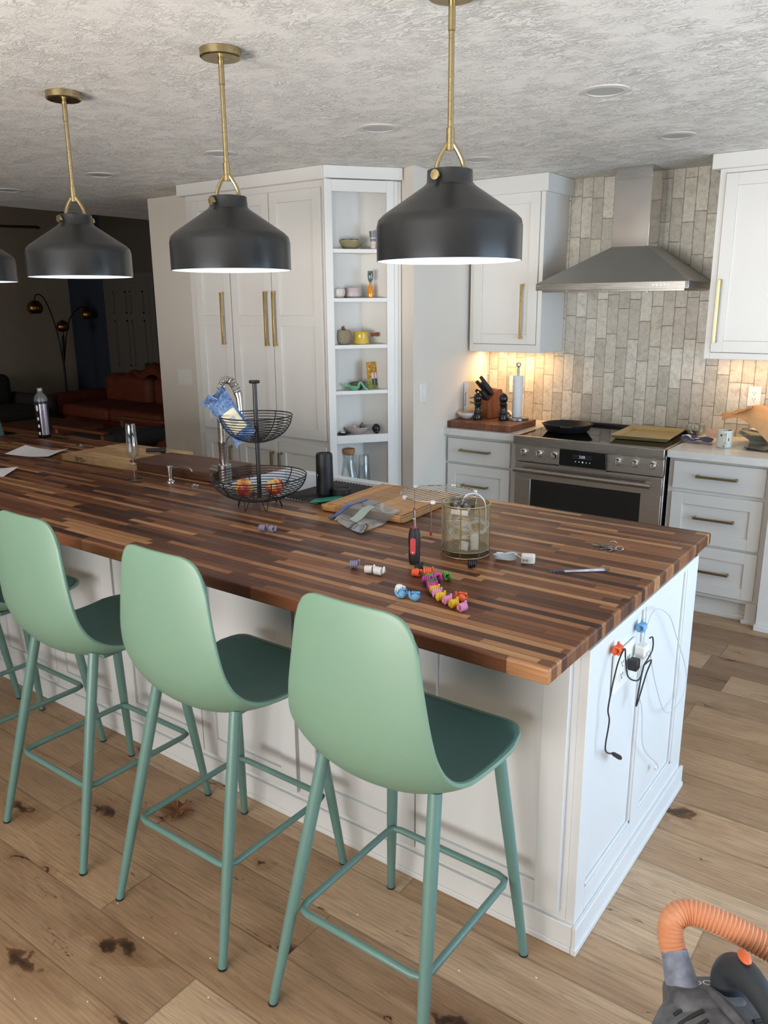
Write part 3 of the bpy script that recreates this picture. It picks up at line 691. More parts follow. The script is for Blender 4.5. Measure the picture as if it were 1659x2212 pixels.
# cookware
mb = MB()
def skillet_r(a): return 1 + (.07 * math.exp(-((abs(((a + pi / 2) % pi) - pi / 2)) / .12) ** 2) if abs(cos(a)) > .9 else 0)
vs = []; fs = []; n = 48
prof = [(.0001, 0), (.12, 0), (.128, .006), (.150, .046), (.151, .05), (.145, .05), (.122, .010), (.0001, .010)]
for r, z in prof:
    for i in range(n):
        a = 2 * pi * i / n; k = skillet_r(a) if z > .04 else 1; vs.append((r * k * cos(a), r * k * sin(a), z))
for j in range(len(prof) - 1):
    for i in range(n): fs.append((j * n + i, j * n + (i + 1) % n, (j + 1) * n + (i + 1) % n, (j + 1) * n + i))
mb.add(vs, fs)
t = T('skillet', 'black cast iron skillet on the glass cooktop', 'pan', (-1.36, 3.20, .930), 20)
t.p('pan', mb, 'iron')
t.p('helper_handle', MB().tube(smooth_path([(-.03, -.148, .044), (-.02, -.172, .046), (.02, -.172, .046), (.03, -.148, .044)], 5), .006, 8), 'iron')
t = T('sheet_pan', 'champagne gold rimmed baking sheet on the cooktop', 'baking sheet', (-.875, 3.30, .930), 4)
M['gold'] = flat('champagne_nonstick', (196, 174, 122), .38, .35, var=.06)
px, py_ = .165, .215
v0 = [(-px + .015, -py_ + .015), (px - .015, -py_ + .015), (px - .015, py_ - .015), (-px + .015, py_ - .015)]
v1 = [(-px, -py_), (px, -py_), (px, py_), (-px, py_)]
mb = MB().add([(x, y, .003) for x, y in v0] + [(x, y, .026) for x, y in v1] + [(x, y, 0) for x, y in v0] + [(x * 1.03, y * 1.03, .026) for x, y in v1] + [(x * 1.03, y * 1.03, .022) for x, y in v1],
              [(0, 1, 2, 3)] + [(i, (i + 1) % 4, 4 + (i + 1) % 4, 4 + i) for i in range(4)] + [(4 + i, 4 + (i + 1) % 4, 12 + (i + 1) % 4, 12 + i) for i in range(4)] + [(12 + i, 12 + (i + 1) % 4, 16 + (i + 1) % 4, 16 + i) for i in range(4)] + [(16 + i, 16 + (i + 1) % 4, 8 + (i + 1) % 4, 8 + i) for i in range(4)] + [(11, 10, 9, 8)])
t.p('tray', mb, 'gold', bevel=.003, seg=3)

# ------------------------------------------------------------------ items by the stove, knife-block side
BT = .928 + .042
solo('cutting_board', 'thick reddish walnut board under the knife block', 'cutting board', MB().rbox(-.24, .23, -.19, .19, 0, .040, .012), 'walnutboard2', (-1.865, 3.14, .928), 0, bevel=.003)
t = T('knife_block', 'brown wooden knife block full of black-handled knives', 'knife block', (-1.93, 3.27, BT), -28)
prof2 = [(-.075, 0), (.085, 0), (.085, .02), (.03, .19), (.005, .19), (-.075, .115)]
vs = [(-.055, y, z) for y, z in prof2] + [(.055, y, z) for y, z in prof2]; k = len(prof2)
t.p('block', MB().add(vs, [tuple(range(k - 1, -1, -1)), tuple(range(k, 2 * k))] + [(i, (i + 1) % k, k + (i + 1) % k, k + i) for i in range(k)]), 'knifewood', bevel=.002)
for i, (x, y0, L) in enumerate(((-.038, -.03, .12), (-.013, -.035, .11), (.014, -.03, .115), (.038, -.03, .105), (-.03, -.062, .085), (-.005, -.064, .08), (.02, -.064, .08), (.04, -.062, .075), (-.02, -.005, .13))):
    z0 = .115 + (y0 + .075) * .94; kn = MB().box(-.007, .007, -.011, .011, 0, L, TM((x, y0, z0 - .004), rx=43))
    t.p('knife', kn, 'rubber', bevel=.003)
t.p('scissors', MB().tube([(.0 + .014 * cos(a), -.085, .215 + .018 * sin(a)) for a in [i * pi / 6 for i in range(12)]], .003, 6, closed=True).tube([(0, -.082, .197), (0, -.05, .155)], .004, 6), 'rubber')
def mill(lb, loc):
    t = T('pepper_mill', lb, 'pepper mill', loc, group='black mills by the knife block')
    t.p('body', MB().lathe([(.027, 0), (.028, .012), (.022, .03), (.025, .036), (.02, .05), (.018, .07), (.024, .085), (.02, .095), (.0001, .095)], 24), 'blackglaze')
    t.p('head', MB().lathe([(.02, .096), (.026, .104), (.028, .118), (.022, .132), (.013, .14), (.0001, .141)], 24), 'blackglaze')
    t.p('finial', MB().ell((0, 0, .146), (.006, .006, .006)), 'chrome'); t.o.scale = (1.05, 1.05, 1.22)
mill('black turned mill in front of the white bowl and cookbook', (-1.955, 3.105, BT)); mill('black turned mill in front of the knife block and paper towels', (-1.80, 3.17, BT))
t = T('paper_towel_holder', 'steel paper towel holder with a white roll', 'paper towel holder', (-1.735, 3.24, BT))
t.p('base', MB().lathe([(.078, 0), (.078, .012), (.074, .016), (.0001, .016)], 36), 'nickel')
t.p('pole', MB().lathe([(.008, .015), (.008, .335), (.006, .34), (.014, .345), (.017, .358), (.014, .37), (.0001, .374)], 20), 'nickel')
t.p('roll', MB().lathe([(.012, .018), (.033, .018), (.033, .288), (.012, .288)], 32, close=True), 'paper')
t.p('guide_arm', MB().tube([(-.066, -.02, .01), (-.066, -.02, .095)], .005, 8).ell((-.066, -.02, .1), (.009, .009, .009)), 'nickel')
t = T('spoon_rest_bowl', 'shallow white bowl with pointed lip beside the mills', 'bowl', (-2.035, 3.10, BT))
t.p('bowl', MB().lathe(bowl_prof(.062, .04, .4, .004), 28), 'plate')
solo('wooden_spoon', 'pale wooden scoop lying in the pointed white bowl', 'spoon', MB().ell((0, .0, .012), (.016, .026, .008)).tube([(0, -.02, .012), (0, -.06, .0)], [.008, .006], 8), 'maple', (-2.02, 3.115, BT + .034), -50, rx=-8)
solo('ring_dish', 'small pale dish behind the pointed white bowl', 'dish', MB().lathe(bowl_prof(.04, .05, .4, .004), 24), 'lilac', (-2.01, 3.24, BT))
t = T('cookbook', 'cream cookbook standing against the wall behind the bowl', 'book', (-2.108, 3.185, BT), 84)
M['bookcream'] = flat('cream_cover', (226, 208, 178), .5, var=.06)
t.p('cover', MB().box(-.0, .17, -.03, .0, 0, .235), 'bookcream', bevel=.002)
t.p('spine', MB().box(-.003, .0, -.030, .0, 0, .235), 'paper')
ck = t.o
text('title', 'Plate', .03, 'black', TM((.055, -.0305, .09), rx=90), ck); text('title', 'Anything', .018, 'black', TM((.055, -.0305, .125), rx=90), ck)
text('spine_title', 'Plate Anything', .016, 'black', TM((-.0034, -.015, .12), rx=90, rz=-90, ry=0) @ Matrix.Rotation(radians(-90), 4, 'Z'), ck)
solo('pot_holder', 'folded grey and white cloth behind the paper towel roll', 'cloth', MB().grid(12, 8, lambda u, v: (-.05 + .1 * u, -.03 + .06 * v, .02 + .014 * sin(u * 9) + .01 * cos(v * 7)), th=.006), 'paper', (-1.80, 3.30, BT), 15)

def outlet(name, lb, cat, M4, gangs=1, kind='outlet', parent_world=True):
    e = bpy.data.objects.new(name, None); COL.objects.link(e); e.matrix_world = M4; tag(e, lb, cat)
    w = .035 * gangs + (.011 if gangs > 1 else 0)
    p = mesh_obj('plate', MB().box(-w, w, -.006, 0, -.058, .058), 'plate', bevel=.0015); p.parent = e
    for g in range(gangs):
        cx = (g - (gangs - 1) / 2) * .046
        if kind == 'switch':
            s = mesh_obj('toggle', MB().box(cx - .005, cx + .005, -.014, -.006, -.004, .012), 'plate', bevel=.001); s.parent = e
        elif kind == 'blank': pass
        else:
            s = mesh_obj('receptacle', MB().rbox(cx - .017, cx + .017, -.034, .034, 0, .0015, .004, TM((0, -.006, 0), rx=90)), 'plate'); s.parent = e
            for zc in (-.018, .018):
                q = mesh_obj('slot', MB().box(cx - .008, cx - .006, -.0085, -.0074, zc - .001, zc + .007).box(cx + .006, cx + .008, -.0085, -.0074, zc - .001, zc + .007).box(cx - .002, cx + .002, -.0085, -.0074, zc - .010, zc - .006), 'slot'); q.parent = s
    return e
outlet('outlet', 'white outlet on tile beside the paper towel roll', 'outlet', TM((-1.935, 3.577, 1.165)))
outlet('outlet', 'white outlet on tile above the paper bag', 'outlet', TM((-.362, 3.577, 1.173)))
outlet('light_switch', 'double switch plate on the wall beside the pantry', 'switch', TM((-4.11, 2.48, 1.195)), 2, 'switch')
outlet('light_switch', 'single switch plate on wall between shelf unit and stove corner', 'switch', TM((-2.066, 2.615, 1.185), rz=90 + 5), 1, 'switch')

# ------------------------------------------------------------------ items on the long stove counter
CT = .929
M['bluecloth'] = flat('blue_towel', (74, 84, 120), .9, var=.3, nscale=60)
M['dotmug'] = mat_spots('dotted_mug_glaze', (214, 218, 212), [(30, 30, 32), (176, 154, 130), (158, 160, 132), (90, 90, 88), (196, 176, 150)], 38, .26)
solo('dish_towel', 'crumpled blue and white towel beside the range', 'towel', MB().grid(18, 12, lambda u, v: (-.085 + .17 * u, -.05 + .11 * v - .03 * u, .010 + .014 * sin(pi * v) * (1 - .5 * u) + .004 * sin(u * 13 + v * 5) + .003 * cos(v * 17)), th=.006), 'bluecloth', (-.575, 3.24, CT + .004), 10)
solo('napkin', 'white striped napkin edge lying on the blue towel', 'napkin', MB().grid(14, 5, lambda u, v: (-.05 + .1 * u, -.012 + .024 * v + .012 * sin(u * 5), .006 * sin(u * 8) - .012 * u), th=.003), 'paper', (-.60, 3.205, CT + .034), -12)
solo('glass_bowl', 'clear glass bowl behind the blue towel', 'bowl', MB().lathe(bowl_prof(.055, .055, .7, .003, 2.5), 28), 'glass', (-.66, 3.50, CT))
solo('pink_note', 'pale pink card propped behind the dotted mug', 'card', MB().box(-.035, .035, 0, .002, 0, .05), flat('pink_card', (222, 184, 166), .6), (-.545, 3.44, CT), -10, rx=-10)
t = T('mug', 'white mug with brown and black dots and a handle', 'mug', (-.405, 3.145, CT), 0)
t.p('cup', MB().lathe([(.036, 0), (.041, .006), (.041, .092), (.042, .096), (.038, .096), (.037, .01), (.0001, .008)], 36), 'dotmug')
t.p('handle', MB().tube(smooth_path([(.02, -.036, .078), (.026, -.058, .074), (.026, -.062, .045), (.02, -.055, .02), (.016, -.038, .016)], 6), .0075, 10), 'dotmug')
t = T('serving_bowl', 'grey-green bowl with paper under the kraft paper bag', 'bowl', (-.27, 3.36, CT))
t.p('bowl', MB().lathe([(.05, 0), (.05, .02), (.115, .06), (.112, .064), (.05, .026), (.0001, .024)], 36), flat('greygreen_glaze', (150, 156, 148), .3))
solo('paper_sheet', 'creased white paper sheet lying in the bowl', 'paper', MB().grid(10, 8, lambda u, v: (-.09 + .18 * u, -.07 + .14 * v, .012 * sin(u * 7 + v * 4)), th=.001), 'paper', (-.27, 3.36, CT + .078), 20)
solo('banana', 'spotted yellow banana half hidden beneath the kraft bag', 'banana', MB().tube(smooth_path([(-.06, 0, .01), (-.03, .012, 0), (.02, .014, 0), (.06, 0, .012)], 5), [.006] + [.016] * 14 + [.005], 10), mat_spots('ripe_banana', (178, 158, 50), [(60, 40, 20), (80, 56, 22)], 40, .3), (-.27, 3.35, CT + .116), -15)
M['kraft'] = flat('kraft_paper', (206, 158, 108), .8, var=.12, nscale=22)
def pwl(tb, x):
    if x <= tb[0][0]: return tb[0][1]
    for (a, p_), (b2, q_) in zip(tb, tb[1:]):
        if x <= b2: return p_ + (q_ - p_) * (x - a) / (b2 - a)
    return tb[-1][1]
def bagf(u, v):
    x = -.46 + .62 * u
    zb = pwl([(-.46, 1.08), (-.38, 1.105), (-.30, 1.150), (-.20, 1.130), (-.05, 1.06), (.16, .99)], x)
    zf = pwl([(-.46, 1.065), (-.36, 1.086), (-.25, 1.032), (-.17, .965), (-.08, .938), (.16, .936)], x)
    wd = pwl([(-.46, .05), (-.38, .10), (-.25, .22), (-.1, .30), (.16, .30)], x)
    y = 3.34 - wd / 2 + wd * (1 - v) - .05
    z = zf + (zb - zf) * sin(min(1, (1 - v) * 1.5) * pi / 2) - (.03 if v < .2 else 0) * (1 - v / .2 if v < .2 else 0)
    return (x + .20, y - 3.36, z - CT + .006 * sin(u * 21 + v * 5) * (1 - v) + .005 * cos(v * 11 + u * 9))
t = T('paper_bag', 'crumpled kraft paper bag slumped over the bowl', 'paper bag', (-.20, 3.36, CT), 0)
t.p('sheet', MB().grid(22, 12, bagf, th=.0015), 'kraft', ang=18)
t.p('folded_flap', MB().grid(10, 5, lambda u, v: (-.275 + .17 * u, -.045 + .05 * v - .06 * u, .148 + .060 * u + .012 * sin(v * pi) + .004 * sin(u * 15)), th=.0015), 'kraft', ang=22)
solo('grey_bag', 'crumpled grey paper bag in front of the kraft bag', 'paper bag', MB().grid(16, 12, lambda u, v: (-.10 + .42 * u, -.06 + .12 * v, .006 + .075 * (u ** 1.3) * (1 - .6 * v) + .010 * sin(u * 19 + v * 9)), th=.0015), flat('grey_paper', (120, 112, 104), .8, var=.25, nscale=30), (-.19, 3.16, CT), -4, ang=20)

# ================================================================== ISLAND
IB = .889
t = T('island', 'long white panelled island with overhanging walnut top', 'island', (-2.1, .7, 0), world=True)
IX0 = -3.95
SX0, SX1, SY = -2.045, -1.365, .862
body = MB().box(IX0, SX0, .26, 1.15, .0, IB).box(SX1, -.02, .26, 1.15, .0, IB).box(SX0, SX1, .26, SY, .0, IB).box(SX0, SX1, SY, 1.15, .0, .68)
t.p('body', body, 'island', ang=0)
# end panel (faces +X) with two recessed panels
ep = MB(); X0, X1 = -.02, .004
ep.box(X0, X1, .234, .30, .0, IB).box(X0, X1, .655, .73, .0, IB).box(X0, X1, 1.06, 1.176, .0, IB)
ep.box(X0, X1, .30, .655, 0, .155).box(X0, X1, .73, 1.06, 0, .155).box(X0, X1, .30, .655, .872, IB).box(X0, X1, .73, 1.06, .872, IB)
ep.box(X0, X1 - .010, .30, .655, .155, .872).box(X0, X1 - .010, .73, 1.06, .155, .872)
e = t.p('end_panel', ep, 'island', bevel=.0012)
for y0, y1 in ((.30, .655), (.73, 1.06)):
    mo = MB().box(X1 - .010, X1 - .003, y0, y0 + .012, .155, .872).box(X1 - .010, X1 - .003, y1 - .012, y1, .155, .872).box(X1 - .010, X1 - .003, y0, y1, .155, .167)
    t.p('panel_moulding', mo, 'island', parent=e, bevel=.002)
t.p('base_moulding', MB().box(.004, .016, .222, 1.19, 0, .085).box(.004, .020, .218, 1.194, 0, .02).box(IX0, .0035, .2225, .234, 0, .0845).box(IX0, .0035, .2185, .2225, 0, .0195), 'island', bevel=.004)
t.p('front_frame', MB().box(IX0, -.02, .234, .26, 0, IB), 'island', ang=0)
x1 = -.037
k = 0
while x1 > IX0 + .3:
    for _ in range(2):
        d = t.p('door', shaker(x1 - .462, x1, .115, IB - .03, .213, .07, (), .021, .010), 'island', bevel=.0015); x1 -= .466
    x1 -= .012
t.p('back_frame', MB().box(IX0, SX0, 1.15, 1.176, 0, IB).box(SX1, .0, 1.15, 1.176, 0, IB).box(SX0, SX1, 1.15, 1.176, 0, .68), 'island', ang=0)

# butcher block top, notched for the apron sink
SX0, SX1, SY = -2.045, -1.365, .862
outl = [(-4.234, 0), (0, 0), (0, 1.33), (SX1, 1.33), (SX1, SY), (SX0, SY), (SX0, 1.33), (-4.234, 1.33)]
tp = MB()
z0, z1, rr = IB, .93, .006
n = len(outl); tp.add([(x, y, z0) for x, y in outl] + [(x, y, z1) for x, y in outl], [tuple(range(n - 1, -1, -1)), tuple(range(n, 2 * n))] + [(i, (i + 1) % n, n + (i + 1) % n, n + i) for i in range(n)])
solo('island_countertop', 'dark walnut butcher block countertop on the white island', 'countertop', tp, 'block', bevel=.006, seg=3)
# sink
t = T('apron_sink', 'white apron sink set into the far edge of the island', 'sink', (-1.7, 1.1, .7), world=True)
sk = MB().box(SX0 + .002, SX1 - .002, SY + .002, SY + .03, .70, .926).box(SX0 + .002, SX1 - .002, 1.31, 1.36, .66, .926).box(SX0 + .002, SX0 + .03, SY + .03, 1.31, .70, .926).box(SX1 - .03, SX1 - .002, SY + .03, 1.31, .70, .926).box(SX0 + .002, SX1 - .002, SY + .002, 1.36, .69, .70)
t.p('basin', sk, 'sinkw', bevel=.004)
rk = MB()
for i in range(15): x = -1.612 + i * .0168; rk.tube([(x, SY - .01, .936), (x, 1.22, .936)], .0033, 6)
solo('drying_rack', 'black roll-up drying rack laid across the sink', 'drying rack', rk, 'wire')

# ------------------------------------------------------------------ outlet, hooks and cables on the island end
Zc, Yc = .745, .50
outlet('outlet', 'wide white double outlet on the island end panel', 'outlet', TM((-.004, Yc, .745), rz=90), 2)
def hand_parts(t, mat):
    mb = MB().ell((0, 0, .011), (.0115, .009, .0115), 14, 10)
    t.p('palm', mb, mat)
    for i in range(4):
        x = -.0088 + i * .0058
        t.p('finger', MB().tube(smooth_path([(x, -.003, .0225), (x, -.012, .0215), (x, -.0145, .012), (x, -.009, .005)], 3), .0030, 8).ell((x, -.003, .0225), (.0030, .0030, .0030), 8, 6), mat)
    t.p('thumb', MB().tube(smooth_path([(.007, .001, .007), (.014, .0, .012), (.0165, -.001, .024)], 3), [.004, .0045, .0045, .0043, .0042, .004, .003], 8).ell((.0165, -.001, .024), (.0036, .0036, .004), 8, 6), mat)
toycol = dict(orange=(236, 104, 60), blue=(112, 172, 216), white=(232, 230, 226), grey=(140, 138, 160), black=(30, 30, 32), green=(96, 158, 66), darkgreen=(98, 116, 70), magenta=(206, 62, 168), yellow=(242, 200, 44), pink=(238, 158, 204))
for k_, v_ in toycol.items(): M['toy_' + k_] = flat('toy_' + k_, v_, .5, var=0)
def hand(col, lb, x, y, rz=0, z=.93, rx=0, group=None, s=1.0, ry=0):
    t = T('thumb_clip', lb, 'cable clip', (x, y, z), rz, group); hand_parts(t, 'toy_' + col)
    t.o.rotation_euler = (radians(rx), radians(ry), radians(rz)); t.o.scale = (s, s, s)
    if abs(rx) > 10 or abs(ry) > 10:
        R = t.o.rotation_euler.to_matrix(); mn = min((R @ Vector(v.co)).z for ch in t.o.children for v in ch.data.vertices); t.o.location.z = z - mn * s
    return t.o
def wallhook(col, lb, y, z):
    t = T('thumb_clip', lb, 'cable clip', (.004 - .004, y, z), 90); hand_parts(t, 'toy_' + col); t.o.scale = (1.15, 1.15, 1.15); t.o.location.x = .006; return t
wallhook('orange', 'orange thumbs-up clip stuck beside the outlet on the island end', .405, .815)
wallhook('blue', 'blue thumbs-up clip stuck above the outlet on the island end', .590, .815)
M['cableblack'] = flat('black_cable', (24, 24, 26), .45, var=0); M['cablewhite'] = flat('white_cable', (196, 201, 206), .4, var=0)
def on_end(pts, xo=.014): return [(xo + (p[2] if len(p) > 2 else 0), p[0], p[1]) for p in pts]
t = T('charging_cable', 'black charging cable hanging from the orange clip', 'cable', (.02, .45, .7), world=True)
t.p('cord', MB().tube(smooth_path(on_end([(.535, .745, .03), (.50, .715, .03), (.44, .745, .02), (.425, .80, .014), (.405, .838, .016), (.375, .80, .01), (.335, .70, .008), (.350, .65, .008), (.335, .575, .008), (.39, .535, .01)]), 8), .0021, 8)
    .tube(smooth_path(on_end([(.535, .745, .03), (.60, .765, .03), (.63, .79, .02), (.60, .80, .02)]), 6), .0021, 8).tube(smooth_path(on_end([(.535, .745, .03), (.60, .735, .03), (.595, .69, .02), (.545, .61, .015), (.545, .68, .02), (.535, .745, .03)]), 6), .0021, 8), 'cableblack')
t.p('usb_plug', MB().box(.008, .034, .505, .537, .732, .762), 'cableblack', bevel=.003)
t.p('connector', MB().tube(on_end([(.385, .539, .01), (.40, .529, .01), (.44, .500, .012), (.45, .492, .012)]), [.003, .006, .007, .005], 10), 'cableblack')
t = T('charging_cable', 'thin white phone cable looping from the blue clip', 'cable', (.02, .7, .7), world=True)
t.p('cord', MB().tube(smooth_path(on_end([(.575, .755, .03), (.575, .79, .012), (.592, .835, .012), (.66, .865, .012), (.80, .80, .012), (.90, .70, .012), (1.07, .50, .012), (1.03, .42, .012), (.86, .45, .012), (.72, .61, .012), (.64, .735, .014), (.59, .765, .03)]), 8), .0016, 6), 'cablewhite')
t.p('power_adapter', MB().box(.008, .036, .56, .60, .748, .784), 'plate', bevel=.004)
t = T('charging_cable', 'thin white cable hanging down below the outlet', 'cable', (.02, .7, .5), world=True)
t.p('cord', MB().tube(smooth_path(on_end([(.545, .735, .02), (.555, .66, .012), (.61, .57, .012), (.64, .45, .012), (.70, .38, .012), (.80, .30, .012), (.835, .26, .012)]), 8), .0016, 6), 'cablewhite')
t.p('connector', MB().box(-.005, .005, -.007, .007, -.016, .0, TM((.015, .84, .262), rx=35)).box(-.003, .003, -.004, .004, -.024, -.016, TM((.015, .84, .262), rx=35)), 'plate', bevel=.001)

# ================================================================== COUNTER THINGS
TZ = .9305
t = T('spray_bottle_can', 'black and silver bottle standing at the far end of the countertop', 'bottle', (-3.93, 1.19, TZ), 25)
t.p('bottle', MB().lathe([(.036, 0), (.038, .006), (.038, .235), (.034, .25), (.02, .27), (.015, .276)], 32), flat('black_metal_can', (20, 20, 22), .25, .3, var=0))
t.p('shoulder', MB().lathe([(.0385, .225), (.0385, .238), (.034, .254), (.0205, .272), (.015, .279), (.0001, .279)], 32), flat('grey_shoulder', (112, 112, 114), .35, .3, var=0))
t.p('cap', MB().lathe([(.014, .279), (.016, .282), (.016, .30), (.013, .305), (.0001, .305)], 24), flat('clear_cap', (150, 150, 152), .2, .5, var=0))
lab = []
vs = []; a0, a1 = radians(-75), radians(-10)
mbl = MB().grid(12, 2, lambda u, v: (.0387 * cos(a0 + (a1 - a0) * u), .0387 * sin(a0 + (a1 - a0) * u), .02 + .19 * v), th=.0003)
M['silverlab'] = flat('silver_label', (176, 164, 176), .25, .6, var=.3, nscale=120)
lp = t.p('label', mbl, 'silverlab')
for i in range(14): t.p('label_text', MB().grid(8, 2, lambda u, v: (.0392 * cos(a0 + .12 + .7 * u), .0392 * sin(a0 + .12 + .7 * u), .05 + i * .009 + .002 * v), th=.0002), 'slot', parent=lp)
for z in (.03, .075, .12, .185):
    a = radians(-100); t.p('drop_mark', MB().ell((.0385 * cos(a), .0385 * sin(a), z), (.007, .002, .011 if z < .15 else .02), 10, 8), 'plate')
def sheet(w, h, fn=None, th=.0008): return MB().grid(10, 8, lambda u, v: (w * (u - .5), h * (v - .5), (fn(u, v) if fn else 0)), th=th)
solo('folded_letter', 'folded white letter lying beside the stamped maple board', 'paper', MB().grid(12, 8, lambda u, v: (-.14 + .28 * u, -.10 + .2 * v * (1 - .35 * abs(u - .5)), .05 * abs(u - .55) ** 1.5 * (.4 + v)), th=.0008), 'paper', (-3.45, .86, TZ), 20, ang=20)
solo('loose_letter', 'white paper corner lying near the counter edge by the seats', 'paper', sheet(.2, .14, lambda u, v: .02 * u * v), 'paper', (-3.13, .42, TZ), 30)
for x, y, lb in ((-3.47, 1.135, 'round steel air switch button behind the folded letter'), (-2.092, .796, 'round steel hole cover beside the soap dispenser')):
    solo('hole_cover', lb, 'hole cover', MB().lathe([(.023, 0), (.023, .003), (.016, .007), (.010, .007), (.009, .004), (.0001, .004)], 28), 'nickel', (x, y, TZ))
# stamped maple board: corners on the counter
t = T('cutting_board', 'light maple board stamped with letters, lying on the walnut top', 'cutting board', (-2.855, 1.03, TZ), 4)
A, B_, C2 = Vector((-3.152, .812)), Vector((-2.601, .846)), Vector((-2.613, 1.24))
D2 = A + (C2 - B_); ctr = (A + C2) / 2
t.o.location = (ctr.x, ctr.y, TZ); t.o.rotation_euler = (0, 0, 0)
bm_ = MB().prism([(q.x - ctr.x, q.y - ctr.y) for q in (A, B_, C2, D2)], 0, .036)
t.p('board', bm_, 'maple', bevel=.003)
dv = (B_ - A).normalized(); ang_ = math.degrees(atan2(dv.y, dv.x))
pt = A + dv * .155 - ctr
text('stamp', 'BMS~', .036, flat('burnt_brown', (84, 40, 24), .7, var=0), TM((pt.x, pt.y - .0006, .018), rz=ang_) @ Matrix.Rotation(radians(90), 4, 'X'), t.o)
t = T('flashlight', 'small black flashlight lying on the maple board', 'flashlight', (-2.74, 1.10, TZ + .0365), 40)
t.p('barrel', MB().lathe([(.011, -.05), (.011, .02), (.016, .03), (.016, .05), (.0001, .05)], 20, M4=TM((0, 0, .016), ry=90)), 'rubber')
solo('cutting_board', 'thick dark walnut board between maple board and faucet', 'cutting board', MB().rbox(-.29, .29, -.135, .135, 0, .044, .01), 'walnutboard', (-2.375, 1.015, TZ), 2, bevel=.003)
t = T('champagne_flute', 'empty champagne flute in front of the maple board', 'glass', (-2.438, .735, TZ))
t.p('base', MB().lathe([(.033, 0), (.032, .002), (.006, .006), (.0035, .012), (.0035, .085), (.006, .095), (.0001, .097)], 32), 'glass')
t.p('bowl', MB().lathe([(.006, .095), (.022, .112), (.0275, .125), (.0225, .245), (.0205, .262), (.0195, .262), (.0215, .245), (.0262, .126), (.021, .114), (.0001, .099)], 36), 'glass')
t = T('soap_dispenser', 'brushed steel soap dispenser with a thin curved spout', 'soap dispenser', (-2.238, .782, TZ), 4)
t.p('base', MB().lathe([(.022, 0), (.021, .006), (.013, .012), (.012, .02), (.0001, .02)], 28), 'nickel')
t.p('pump', MB().lathe([(.0125, .02), (.0125, .045), (.0145, .046), (.0145, .075), (.012, .078), (.0001, .078)], 24), 'nickel')
t.p('spout', MB().tube(smooth_path([(.0, 0, .07), (.06, 0, .076), (.105, 0, .082), (.13, 0, .078), (.142, 0, .066)], 5), .0032, 8), 'nickel')
# faucet
FX, FY = -2.035, .93
t = T('kitchen_faucet', 'tall spring pull-down faucet behind the wire baskets', 'faucet', (FX, FY, TZ - .0045), -10)
t.p('body', MB().lathe([(.031, 0), (.031, .085), (.028, .088), (.0001, .088)], 32), 'nickel')
t.p('column', MB().lathe([(.019, .088), (.019, .10), (.021, .101), (.021, .175), (.023, .178), (.023, .196), (.019, .20), (.019, .30), (.0001, .30)], 28), 'nickel')
rings = MB()
for i in range(30): rings.lathe([(.019, .105 + i * .0065), (.0215, .108 + i * .0065), (.019, .111 + i * .0065)], 20)
t.p('column_coil', rings, 'nickel')
t.p('valve', MB().lathe([(.021, 0), (.021, .10), (.018, .104), (.0001, .104)], 24, M4=TM((0, 0, .05), ry=-90)), 'nickel')
arc = smooth_path([(0, 0, .29), (-.006, 0, .36), (.0, 0, .415), (.03, 0, .462), (.075, 0, .474), (.115, 0, .455), (.14, 0, .42)], 8)
t.p('hose', MB().tube(arc, .008, 10), flat('grey_hose', (150, 150, 150), .4, .3, var=0))
sp = []
kk = len(arc); turns = 19
for i in range(turns * 12):
    f = i / (turns * 12 - 1) * (kk - 1); j = min(int(f), kk - 2); p = arc[j].lerp(arc[j + 1], f - j); tg = (arc[j + 1] - arc[j]).normalized(); u_ = Vector((0, 1, 0)); w_ = tg.cross(u_)
    a = 2 * pi * i / 12; sp.append(p + (u_ * cos(a) + w_ * sin(a)) * .0165)
t.p('spring', MB().tube(sp, .0026, 6), 'chrome')
t.p('spray_head', MB().tube([(.14, 0, .42), (.147, 0, .40), (.152, 0, .36), (.155, 0, .30)], [.018, .014, .012, .013], 16), 'nickel')
t.p('support_arm', MB().tube([(.015, 0, .185), (.155, 0, .32)], .0035, 8), 'nickel')

# two-tier basket
BX, BY = -1.585, .70
t = T('tiered_basket', 'black two-tier wire fruit basket on the walnut top', 'basket', (BX, BY, TZ), 12)
t.p('pole', MB().lathe([(.0085, .035), (.0085, .49), (.02, .492), (.022, .498), (.02, .503), (.0001, .504)], 16), 'wire')
def wirebowl(R, h, z0, nr, ribs, r0=.012, w=.0018):
    mb = MB()
    for i in range(nr):
        k = i / (nr - 1); r = r0 + (R - r0) * sin(k * pi / 2) ** .9; z = z0 + h * (1 - cos(k * pi / 2)) ** .85
        mb.tube([(r * cos(a), r * sin(a), z) for a in [2 * pi * j / 48 for j in range(48)]], w if i < nr - 1 else w * 1.5, 5, closed=True)
    for q in range(ribs):
        a = 2 * pi * q / ribs + .3
        mb.tube([((r0 + (R - r0) * sin(k * pi / 2) ** .9) * cos(a), (r0 + (R - r0) * sin(k * pi / 2) ** .9) * sin(a), z0 + h * (1 - cos(k * pi / 2)) ** .85) for k in [j / 14 for j in range(15)]], w * 1.3, 5)
    return mb
t.p('lower_bowl', wirebowl(.190, .095, .033, 13, 6, .05), 'wire')
t.p('upper_bowl', wirebowl(.142, .105, .262, 14, 5), 'wire')
for a in [radians(q) for q in (200, 262, 318, 20, 75, 135)]:
    c, s_ = cos(a), sin(a); tx, ty = -s_, c
    t.p('leg', MB().tube(smooth_path([(c * .078 + tx * .012, s_ * .078 + ty * .012, .036), (c * .088 + tx * .004, s_ * .088 + ty * .004, .004), (c * .088 - tx * .004, s_ * .088 - ty * .004, .004), (c * .078 - tx * .012, s_ * .078 - ty * .012, .036)], 4), .002, 6), 'wire')
